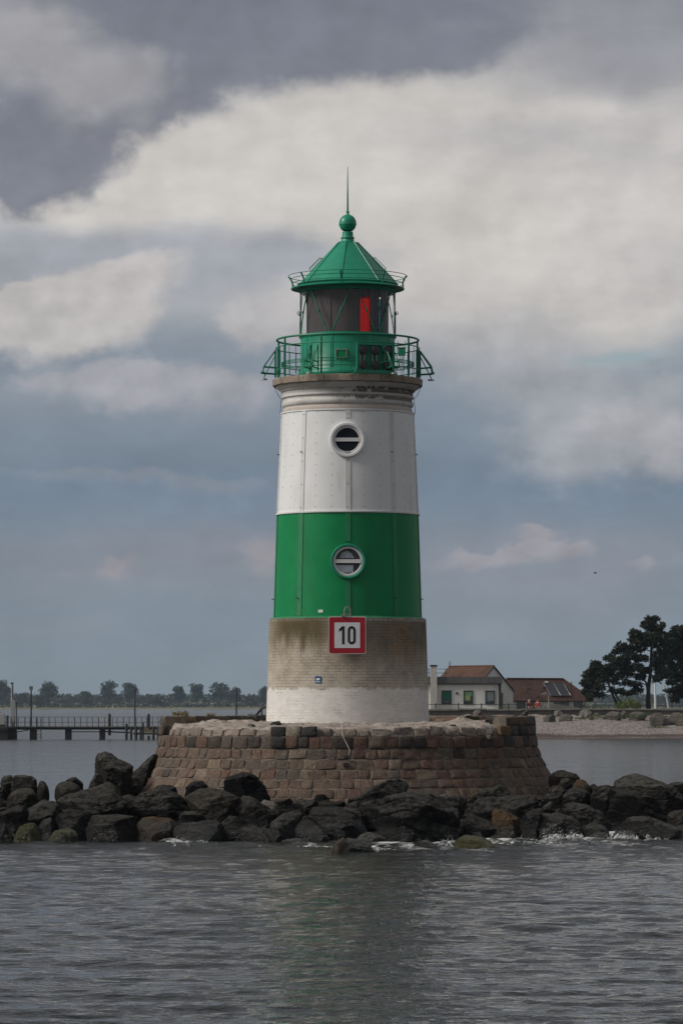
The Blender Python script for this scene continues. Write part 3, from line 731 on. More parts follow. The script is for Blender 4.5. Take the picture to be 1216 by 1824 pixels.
# ================================================================== STONE PLINTH
def pr(z):   # radius of the battered wall at height z
    pts=[(2.96,5.0),(2.717,5.02),(2.444,5.05),(2.127,5.10),(1.854,5.2),(1.595,5.33),(1.353,5.48),(1.113,5.66),(.876,5.84),(.62,6.03),(.36,6.2),(.0,6.45)]
    for (za,ra),(zb,rb_) in zip(pts,pts[1:]):
        if z>=zb: return rb_+(ra-rb_)*(z-zb)/(za-zb)
    return pts[-1][1]
def stone_mat(name,bump_s=.8):
    m,t=material(name)
    at=t.n('ShaderNodeVertexColor',_layer_name='Col').outputs[0]
    co=t.n('ShaderNodeTexCoord').outputs['Object']
    n1=t.noise(co,3.5,7,.65); n2=t.noise(co,16,7,.7); n3=t.noise(co,45,4,.6)
    c=t.mix(1,at,t.mix(t.ss(n2,.25,.75),(.36,.35,.34),(1.12,1.09,1.05)),'MULTIPLY')
    c=t.mix(t.math('MULTIPLY',t.ss(n1,.52,.7),.3),c,(.13,.105,.08))     # dusty mortar smears
    c=t.mix(t.math('MULTIPLY',t.ss(n1,.46,.32),.45),c,(.05,.045,.038))
    c=t.mix(t.math('MULTIPLY',t.ss(n3,.63,.75),.4),c,(.32,.29,.25))
    t.set(t.b.inputs['Base Color'],c); t.b.inputs['Roughness'].default_value=.82; t.b.inputs['Specular IOR Level'].default_value=.3
    bump(t,t.math('MULTIPLY_ADD',n3,.35,n2),bump_s,.03); return m
def rubble_mat():
    m,t=material('pale_mortar_rubble')
    co=t.n('ShaderNodeTexCoord').outputs['Object']
    n1=t.noise(co,1.6,7,.65); n2=t.noise(co,8,7,.7); n3=t.noise(co,30,5,.6)
    c=t.mix(t.ss(n1,.3,.7),(.42,.355,.31),(.30,.26,.225))
    c=t.mix(t.ss(n2,.56,.68),c,(.52,.47,.43)); c=t.mix(t.ss(n2,.46,.34),c,(.13,.105,.085)); c=t.mix(t.math('MULTIPLY',t.ss(t.noise(co,3.3,4,.6),.55,.62),.7),c,(.20,.165,.14))
    c=t.mix(t.math('MULTIPLY',t.ss(n3,.6,.72),.5),c,(.2,.17,.14))
    t.set(t.b.inputs['Base Color'],c); t.b.inputs['Roughness'].default_value=.9; t.b.inputs['Specular IOR Level'].default_value=.2
    bump(t,t.math('MULTIPLY_ADD',n3,.3,n2),.9,.05); return m
m_stone=stone_mat('granite_blocks'); m_rubble=rubble_mat()
def mortar_mat():
    m,t=material('wall_mortar'); co=t.n('ShaderNodeTexCoord').outputs['Object']
    n=t.noise(co,5,7,.65); n2=t.noise(co,25,5,.6)
    c=t.mix(t.ss(n,.3,.7),(.18,.147,.115),(.10,.08,.063)); c=t.mix(t.ss(n2,.6,.72),c,(.28,.24,.20))
    t.set(t.b.inputs['Base Color'],c); t.b.inputs['Roughness'].default_value=.9; bump(t,n2,.7,.02); return m
m_mortar=mortar_mat()
PL=thing('stone_plinth',(CX,CY,.0),'round battered plinth of reddish granite blocks carrying the lighthouse','plinth')
rnd=random.Random(3)
brown=[(.175,.112,.082),(.195,.125,.092),(.155,.105,.078),(.18,.13,.10),(.145,.10,.078)]
reds=[(.17,.08,.06),(.145,.066,.052),(.19,.098,.075)]
greys=[(.12,.112,.10),(.10,.095,.088),(.135,.118,.10)]
darks=[(.035,.034,.035),(.055,.052,.05),(.045,.036,.032)]
tans=[(.27,.21,.145),(.25,.20,.15),(.30,.25,.19)]
def pick(k):
    if k==0: g=rnd.choices([reds,darks,greys,brown,tans],[4,3,2,1.5,.5])[0]
    elif k<2: g=rnd.choices([reds,darks,greys,brown,tans],[2,.4,2.5,5,1])[0]
    else: g=rnd.choices([reds,darks,greys,brown,tans],[1.3,.15,2.0,7,1.5])[0]
    c=rnd.choice(g); f=rnd.uniform(.78,1.12); m_=.55 if g is not darks else .8; return tuple((x*m_+y*(1-m_))*f for x,y in zip(c,(.150,.108,.083)))
def stone(mb,a0,a1,z0,z1,off,col,rf=pr,rough=.018,nu=6,nv=4,depth=.07):
    vs=[];fs=[]; seed=Vector((rnd.uniform(0,50),rnd.uniform(0,50),rnd.uniform(0,50)))
    jit=[rnd.uniform(-.012,.012) for _ in range(4)]
    for j in range(nv+1):
        for i in range(nu+1):
            s=i/nu; q=j/nv
            # rounded, slightly irregular outline
            es=abs(2*s-1); eq=abs(2*q-1)
            ins=.035*(es**6*eq**6)
            ss=s+(.5-s)*ins*2; qq=q+(.5-q)*ins*3
            a=a0+(a1-a0)*ss; z=z0+(z1-z0)*qq
            sl=jit[0]*(1-q)+jit[1]*q; z+=(jit[2]*(1-s)+jit[3]*s)
            edge=(i in(0,nu)) or (j in(0,nv))
            p=TP(a+math.degrees(sl/5),0,z)
            b_=off*(1-max(es,eq)**3*.75)
            nz=mnoise.fractal(Vector((a*5/57*3.2,z*3.2,0))+seed,1,2,4)*rough
            r=rf(z)+(-depth if edge else b_+nz)
            if edge: # side walls of the block
                a=a0+(a1-a0)*s; 
            vs.append(TP(a+math.degrees(sl/5),r,z))
    # bevel ring: duplicate border slightly inset is given by the first inner ring; pull it outward to the border
    W=nu+1
    for j in range(nv+1):
        for i in range(W):
            pass
    for j in range(nv):
        for i in range(nu): q=j*W+i; fs.append((q,q+1,q+W+1,q+W))
    mb.add(vs,fs,True); add_col_fix(mb,col)
def block(mb,a0,a1,z0,z1,off,col,rf=pr,rough=.02,sg=1):
    # the grid is non-uniform: a thin rim near the outline gives the worn arris
    global _g
    nu,nv=8,5
    us=[0,.0,.05]+[.05+.90*i/(nu-4) for i in range(1,nu-4)]+[.95,1,1]
    vsr=[0,.0,.09]+[.36,.64]+[.91,1,1]
    seed=Vector((rnd.uniform(0,50),rnd.uniform(0,50),rnd.uniform(0,50)))
    jz=[rnd.uniform(-.02,.02) for _ in range(4)]; ja=[rnd.uniform(-.0025,.0025)*57.3 for _ in range(2)]
    tl=rnd.uniform(-.012,.012); V=[];Fc=[]; nU=len(us); nV=len(vsr)
    for j,q in enumerate(vsr):
        for i,s in enumerate(us):
            back=(i in(0,nU-1)) or (j in(0,nV-1))
            rim=(not back) and ((i in(1,nU-2)) or (j in(1,nV-2)))
            corner=(abs(2*s-1)**8)*(abs(2*q-1)**8)
            a=a0+(a1-a0)*(s+(.5-s)*.05*corner)+ (ja[0]*(1-q)+ja[1]*q)
            z=z0+(z1-z0)*(q+(.5-q)*.10*corner)+(jz[0]*(1-s)+jz[1]*s)*(1-q)+(jz[2]*(1-s)+jz[3]*s)*q
            w=mnoise.fractal(Vector((a*.28,z*3.0,0))+seed,1,2,3)
            a+=w*.15*(1 if rim or back else 0); z+=w*.012*(1 if rim or back else 0)
            r=rf(z)+sg*(-.09 if back else (off*.45 if rim else off*(1-.25*max(abs(2*s-1),abs(2*q-1))**2)+tl*(2*q-1)+mnoise.fractal(Vector((a*.35,z*4,3))+seed,1,2,4)*rough))
            V.append(TP(a,r,z))
    for j in range(nV-1):
        for i in range(nU-1): k=j*nU+i; Fc.append((k,k+1,k+nU+1,k+nU))
    mb.add(V,Fc,True); add_col_fix(mb,col)
def split(a0,a1,wmin,wmax,r):
    out=[];a=a0
    while a<a1-.1:
        w=math.degrees(rnd.uniform(wmin,wmax)/r); b_=a+w
        if a1-b_<math.degrees(wmin*.6/r): b_=a1
        out.append((a,min(b_,a1))); a=b_
    return out
mb=MB(); levels=[2.444,2.127,1.854,1.595,1.353,1.113,.876,.62,.36,.05]
for k in range(len(levels)-1):
    z1,z0=levels[k],levels[k+1]
    for a0,a1 in split(-180+rnd.uniform(0,4),180+rnd.uniform(-2,2),.26,.54,pr(z0)):
        g=math.degrees(.012/pr(z0))
        block(mb,a0+g,a1-g,z0+.012,z1-.012,rnd.uniform(.014,.026) if k else rnd.uniform(.02,.045),pick(k),rough=.034 if k else .026)
# top courses that still stand at the flanks and the back
for a0,a1 in split(52,284,.34,.60,5.02): block(mb,a0+.15,a1-.15,2.456,2.707,rnd.uniform(.03,.06),rnd.choice([brown[2],tans[0],darks[1],reds[1],greys[1]]) if a0>56 else (.20,.13,.07))
for a0,a1 in split(57,282,.36,.7,5.0): block(mb,a0+.15,a1-.15,2.717,2.945,rnd.uniform(.02,.05),rnd.choice([greys[0],greys[1],reds[1],darks[2],brown[2]]))
for a0,a1,cc in ((-23.2,-18.6,darks[0]),(-13.6,-9.2,darks[1]),(-18.4,-13.8,(.30,.26,.21))): block(mb,a0,a1,2.45,2.70,.05,cc)
block(mb,-22.8,-18.3,2.14,2.43,.09,(.03,.03,.031))
wall=mb.build('masonry_wall',m_stone,PL,sharp=60)
# mortar core, with the inner face of the standing courses
mb=MB(); zz=[2.444-.0,2.3,2.127,2,1.854,1.7,1.595,1.45,1.353,1.2,1.113,1,.876,.75,.62,.36,.0,-.4]
mb.lathe([(4.2,2.44)]+[(pr(z)-.004,z) for z in zz],C3,180)
for i,p in enumerate(mb.v):
    k=mnoise.fractal(Vector(p)*3,1,2,3)*.010; r=math.hypot(p[0]-CX,p[1]-CY); mb.v[i]=(p[0]+(p[0]-CX)/r*k,p[1]+(p[1]-CY)/r*k,p[2])
mb.build('mortar_core',m_mortar,PL)
mb=MB(); mb.lathe([(5.0,2.444),(4.995,2.93),(4.93,2.94),(4.62,2.935),(4.58,2.72),(4.5,2.5)],C3,120,56,283); nv_=len(mb.v); mb.f+= [tuple(range(6)),tuple(range(nv_-1,nv_-7,-1))]; mb.sm+=[False,False]
vs=mb.v
for i,p in enumerate(vs):
    k=mnoise.fractal(Vector(p)*2.5,1,2,4); r=math.hypot(p[0]-CX,p[1]-CY); g=k*.07*(0 if r>4.96 else 1)
    vs[i]=(p[0]+(p[0]-CX)/r*g,p[1]+(p[1]-CY)/r*g,p[2]+abs(g)*.8)
mb.build('parapet_core',m_mortar,PL)
mb=MB()
for a0,a1 in split(62,278,.34,.62,4.6): block(mb,a0+.2,a1-.2,2.66,2.80,rnd.uniform(.03,.06),rnd.choice(brown+greys+tans),rf=lambda z:4.60,sg=-1); 
for a0,a1 in split(62,278,.34,.62,4.6): block(mb,a0+.2,a1-.2,2.81,2.935,rnd.uniform(.02,.05),rnd.choice(brown+greys+tans),rf=lambda z:4.61,sg=-1)
mb.build('inner_facing',m_stone,PL,sharp=60)
# weathered pale stones of the broken course, half buried in mortar
mb=MB()
def pr2(z): return 4.90-.25*(z-2.44)
for a0,a1 in split(-75,52,.34,.62,4.85):
    if -24<(a0+a1)/2<-9: continue
    c=rnd.choice([(.36,.30,.26),(.30,.255,.22),(.33,.275,.235),(.25,.21,.185)])
    block(mb,a0+.25,a1-.25,2.44,2.67+rnd.uniform(-.06,.03),rnd.uniform(.01,.06),c,rf=pr2,rough=.05)
mb.build('broken_course',stone_mat('weathered_blocks',.9),PL,sharp=60)
# rubble and mortar surface from the broken edge up to the tower
mb=MB(); na,nr=420,40; vs=[];fs=[]
for i in range(na):
    a=-180+360*i/na
    ro_=4.90 if -77<a<53 else 4.9
    front=max(0,min(1,(57-abs(a+9))/6+1)) if True else 1
    for j in range(nr+1):
        f=j/nr; r=ro_-(ro_-2.05)*f
        p=TP(a,r,0); nz=mnoise.fractal(Vector((p.x*1.3,p.y*1.3,0)),1,2,6)
        nn=mnoise.fractal(Vector((p.x*4.3,p.y*4.3,7)),1,2,4)
        ck=mnoise.cell(Vector((p.x*3.1+nz,p.y*3.1+nn,2)))*.5+mnoise.cell(Vector((p.x*6+nn,p.y*6,5)))*.3
        z=2.655+.10*min(1,f*2.2)+.05*nz+.035*nn+.03*mnoise.fractal(Vector((p.x*11,p.y*11,4)),.8,2,3)+.012*ck*(1 if f<.9 else .2)
        if f<.06: z=2.40+(z-2.40)*(f/.06)**.35+.025*nn
        if a>5: z+=.10*math.exp(-((a-52)/26)**2)*math.exp(-((f-.33)/.22)**2)*(1+nz)
        if a<-60: z+=.06*math.exp(-((a+70)/10)**2)*(1+nn)
        vs.append(TP(a,r+.03*nn,z))
for i in range(na):
    for j in range(nr):
        k=(i+1)%na; fs.append((i*(nr+1)+j,k*(nr+1)+j,k*(nr+1)+j+1,i*(nr+1)+j+1))
mb.add(vs,fs,True); mb.build('rubble_top',m_rubble,PL,sharp=60)
# drain and the wire that hangs down the front
mb=MB(); yf=CY-pr(1.75); mb.box((P(615,1,yf)[0],yf-.02,P(0,1362,yf)[2]),(.12,.16,.10)); mb.box((P(615,1,yf)[0],yf-.05,P(0,1347,yf)[2]),(.19,.06,.025)); mb.build('drain_spout',m_darksteel,PL)
mb=MB(); mb.tube([Vector(P(607,1283,96)),Vector(P(609,1295,95.3)),Vector(P(610,1311,94.85)),Vector(P(617,1325,94.8)),Vector(P(623,1337,94.72)),Vector(P(621,1345,94.65))],.009,5); mb.build('hanging_wire',simple('pale_wire',(.5,.46,.4),.6),PL)
# cast concrete lump and low slabs on the right of the terrace stay with the rocks below
# ================================================================== ROCKS
def rock_mat(name,dark,mid,light,lit_top_lichen=.3,moss=0,rust=0,rough=.72,strata=(.3,.5,1.5)):
    m,t=material(name)
    co=t.n('ShaderNodeTexCoord').outputs['Object']
    ge=t.n('ShaderNodeNewGeometry'); oi=t.n('ShaderNodeObjectInfo').outputs['Random']
    off=t.vm('ADD',co,t.n('ShaderNodeCombineXYZ',X=t.math('MULTIPLY',oi,37),Y=t.math('MULTIPLY',oi,91),Z=0))
    n1=t.noise(off,1.6,7,.62); n2=t.noise(off,7,8,.7); n3=t.noise(off,30,5,.65)
    st=t.noise(t.scale(t.n('ShaderNodeVectorRotate',_rotation_type='X_AXIS',Vector=off,Angle=.5).outputs[0],(1.2,1.2,9)),1.6,6,.65)
    c=t.mix(t.ss(n1,.3,.7),dark,mid)
    c=t.mix(t.math('MULTIPLY',t.ss(n2,.5,.75),.7),c,light)
    c=t.mix(t.math('MULTIPLY',t.ss(st,.56,.42),.6),c,tuple(x*.4 for x in dark))
    # upward faces paler: lit tops put into the colour, with dry lichened crust
    up=t.n('ShaderNodeSeparateXYZ',Vector=ge.outputs['Normal']).outputs[2]
    z=t.n('ShaderNodeSeparateXYZ',Vector=ge.outputs['Position']).outputs[2]
    li=t.math('MULTIPLY',t.ss(t.math('ADD',t.math('MULTIPLY',up,.42),t.math('ADD',t.math('MULTIPLY',n2,.8),t.math('MULTIPLY',n3,.35))),.70,1.06),lit_top_lichen)
    c=t.mix(li,c,(.20,.188,.168))
    wt=t.math('MULTIPLY',t.ss(n3,.66,.75),t.ss(n1,.5,.62)); c=t.mix(t.math('MULTIPLY',wt,.6*min(1,lit_top_lichen*2)),c,(.30,.29,.27))
    if moss: c=t.mix(t.math('MULTIPLY',t.ss(t.math('ADD',n2,t.math('MULTIPLY',up,.2)),.4,.65),moss),c,(.07,.068,.013))
    if rust: c=t.mix(t.math('MULTIPLY',t.ss(n1,.38,.6),rust),c,(.115,.066,.03))
    # wet, weed-dark band the waves reach
    wet=t.ss(t.math('MULTIPLY_ADD',t.math('SUBTRACT',n1,.5),.5,z),.18,.55,1,0)
    c=t.mix(t.math('MULTIPLY',wet,.45 if moss<.5 else .1),c,(.012,.012,.010))
    t.set(t.b.inputs['Base Color'],c); t.set(t.b.inputs['Roughness'],t.math('SUBTRACT',t.math('MULTIPLY_ADD',n3,.3,rough-.15),t.math('MULTIPLY',wet,.35)))
    t.set(t.b.inputs['Specular IOR Level'],t.math('MULTIPLY_ADD',wet,.4,.12))
    vc=t.n('ShaderNodeTexVoronoi',_feature='DISTANCE_TO_EDGE',Scale=3.2,Vector=t.vm('ADD',off,t.vm('SCALE',t.n('ShaderNodeTexNoise',Scale=3,Detail=4,Vector=off).outputs['Color'],sc=.35))).outputs[0]
    bump(t,t.math('MULTIPLY_ADD',n3,.5,t.math('MULTIPLY_ADD',st,1.1,t.math('MULTIPLY_ADD',t.ss(vc,0,.06),.35,n2))),1.0,.11)
    return m
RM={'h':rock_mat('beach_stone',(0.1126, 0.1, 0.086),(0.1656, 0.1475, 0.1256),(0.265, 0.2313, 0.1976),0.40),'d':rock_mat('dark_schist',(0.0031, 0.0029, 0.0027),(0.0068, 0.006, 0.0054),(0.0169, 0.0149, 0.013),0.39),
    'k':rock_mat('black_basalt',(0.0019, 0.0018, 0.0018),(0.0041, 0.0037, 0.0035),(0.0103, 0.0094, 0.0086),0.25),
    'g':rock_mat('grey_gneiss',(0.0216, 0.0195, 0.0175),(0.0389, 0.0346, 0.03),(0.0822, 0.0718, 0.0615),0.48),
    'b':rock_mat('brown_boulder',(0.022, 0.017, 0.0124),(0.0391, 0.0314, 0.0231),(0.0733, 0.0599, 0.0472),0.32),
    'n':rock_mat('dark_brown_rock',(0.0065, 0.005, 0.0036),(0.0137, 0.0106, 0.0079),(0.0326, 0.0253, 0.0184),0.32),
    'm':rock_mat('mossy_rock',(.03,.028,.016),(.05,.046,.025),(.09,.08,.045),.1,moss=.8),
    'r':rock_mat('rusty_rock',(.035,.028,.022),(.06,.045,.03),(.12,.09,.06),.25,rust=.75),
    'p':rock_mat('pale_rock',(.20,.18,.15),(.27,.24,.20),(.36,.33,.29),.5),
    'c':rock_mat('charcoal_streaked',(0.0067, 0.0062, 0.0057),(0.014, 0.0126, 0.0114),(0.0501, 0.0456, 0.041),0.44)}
def make_rock(name,poly,Y,thick,mk,label,seed,lvl=4,rough=.055,rnd_=70,tilt=.5,nchip=18,group=None,world=None,dig=.28):
    """a solid hull whose silhouette follows POLY (photo pixels at distance Y), broken and weathered by noise"""
    g=random.Random(seed)
    pts=np.array([P(u,v,Y) for u,v in poly]); c=pts.mean(0); zmin,zmax=pts[:,2].min(),pts[:,2].max(); hz=max(.05,zmax-zmin)
    allp=[]
    for p in pts:
        f=(p[2]-zmin)/hz; q=p.copy(); q[1]+=(f-.5)*thick*tilt+g.uniform(-.1,.1)*thick; allp.append(q)
        if f<.45: d=p.copy(); d[2]-=dig*hz+.12; d[1]-=.1*thick; allp.append(d)
    for sc,dy in ((.60,-.55),(.66,.55)):
        sel=list(pts) if nchip==0 else g.sample(list(pts),min(len(pts),g.choice((2,3,3))))
        for p in sel:
            q=c+(p-c)*sc*g.uniform(.85,1.12); f=(p[2]-zmin)/hz
            q[1]=Y+dy*thick*g.uniform(.75,1.1)+(f-.5)*thick*tilt; allp.append(q)
            if f<.45 or nchip: d=q.copy(); d[2]=zmin-dig*hz-.1; allp.append(d)
    bm=bmesh.new()
    for p in allp: bm.verts.new(p)
    bmesh.ops.convex_hull(bm,input=bm.verts); bm.normal_update()
    cen=np.mean([p for p in allp],0)
    Ns=[];Ds=[]
    for f in bm.faces:
        n=np.array(f.normal); d=float(n@(np.array(f.verts[0].co)-cen))
        if d<0: n=-n;d=-d
        if d>1e-3: Ns.append(n);Ds.append(d)
    bm.free()
    A_=np.array(allp)-cen
    for k in range(nchip):      # broken-off corners
        n=np.array([g.gauss(0,1),g.gauss(-.3,1),g.gauss(.2,.8)]); n/=np.linalg.norm(n)
        pl_=abs(n[1])<.45; Ns.append(n); Ds.append(float((A_@n).max())*(g.uniform(.86,.96) if pl_ else g.uniform(.60,.88)))
    Ns=np.array(Ns);Ds=np.array(Ds)
    bm=bmesh.new(); bmesh.ops.create_icosphere(bm,subdivisions=lvl+1,radius=1)
    V=np.array([v.co[:] for v in bm.verts])
    # stretch the ball to the hull's proportions so the points spread evenly
    ext=np.abs(np.array(allp)-cen).max(0); D=V*ext; D/=np.linalg.norm(D,axis=1)[:,None]
    q=np.maximum(D@Ns.T,0)/Ds
    r=(q**rnd_).sum(1)**(-1.0/rnd_); r*=1.05
    Pn=D*r[:,None]; size=float(ext.min())*1.1; so=Vector((g.uniform(0,90),g.uniform(0,90),g.uniform(0,90)))
    ax=Vector((g.uniform(-.3,.3),g.uniform(-.5,.5),1)).normalized()
    fr=1.0/max(.25,size)
    for i,v in enumerate(bm.verts):
        p=Vector(Pn[i]); s=p*fr+so
        k=mnoise.fractal(s*1.3,1,2,3)*rough*.25*size+mnoise.fractal(s*3.3,.9,2,6)*rough*.42*size
        st=p.dot(ax)*fr*2.6+mnoise.noise(s*.9)*.8+so.x          # bedding: flat steps, not furrows
        fs_=st-math.floor(st); k+=(min(1,fs_*6)-1)*rough*.75*size*max(0,.4+mnoise.noise(s*1.7))
        k-=max(0,abs(mnoise.noise(s*1.9+Vector((3,3,3))))-.32)*rough*1.1*size
        v.co=p+Vector(D[i])*k
    # base of the object: lowest point under its centre
    zb=min(v.co.z for v in bm.verts); org=Vector((cen[0],cen[1],cen[2]+zb))
    for v in bm.verts: v.co-=Vector((0,0,zb))
    for f in bm.faces: f.smooth=True
    me=bpy.data.meshes.new(name); bm.to_mesh(me); bm.free(); me.materials.append(RM[mk])
    me.set_sharp_from_angle(angle=R(34))
    o=bpy.data.objects.new(name,me); COL.objects.link(o); o.location=org
    return tag(o,label,'rock' if name!='boulder' else 'boulder',group or 'rocks piled round the plinth')
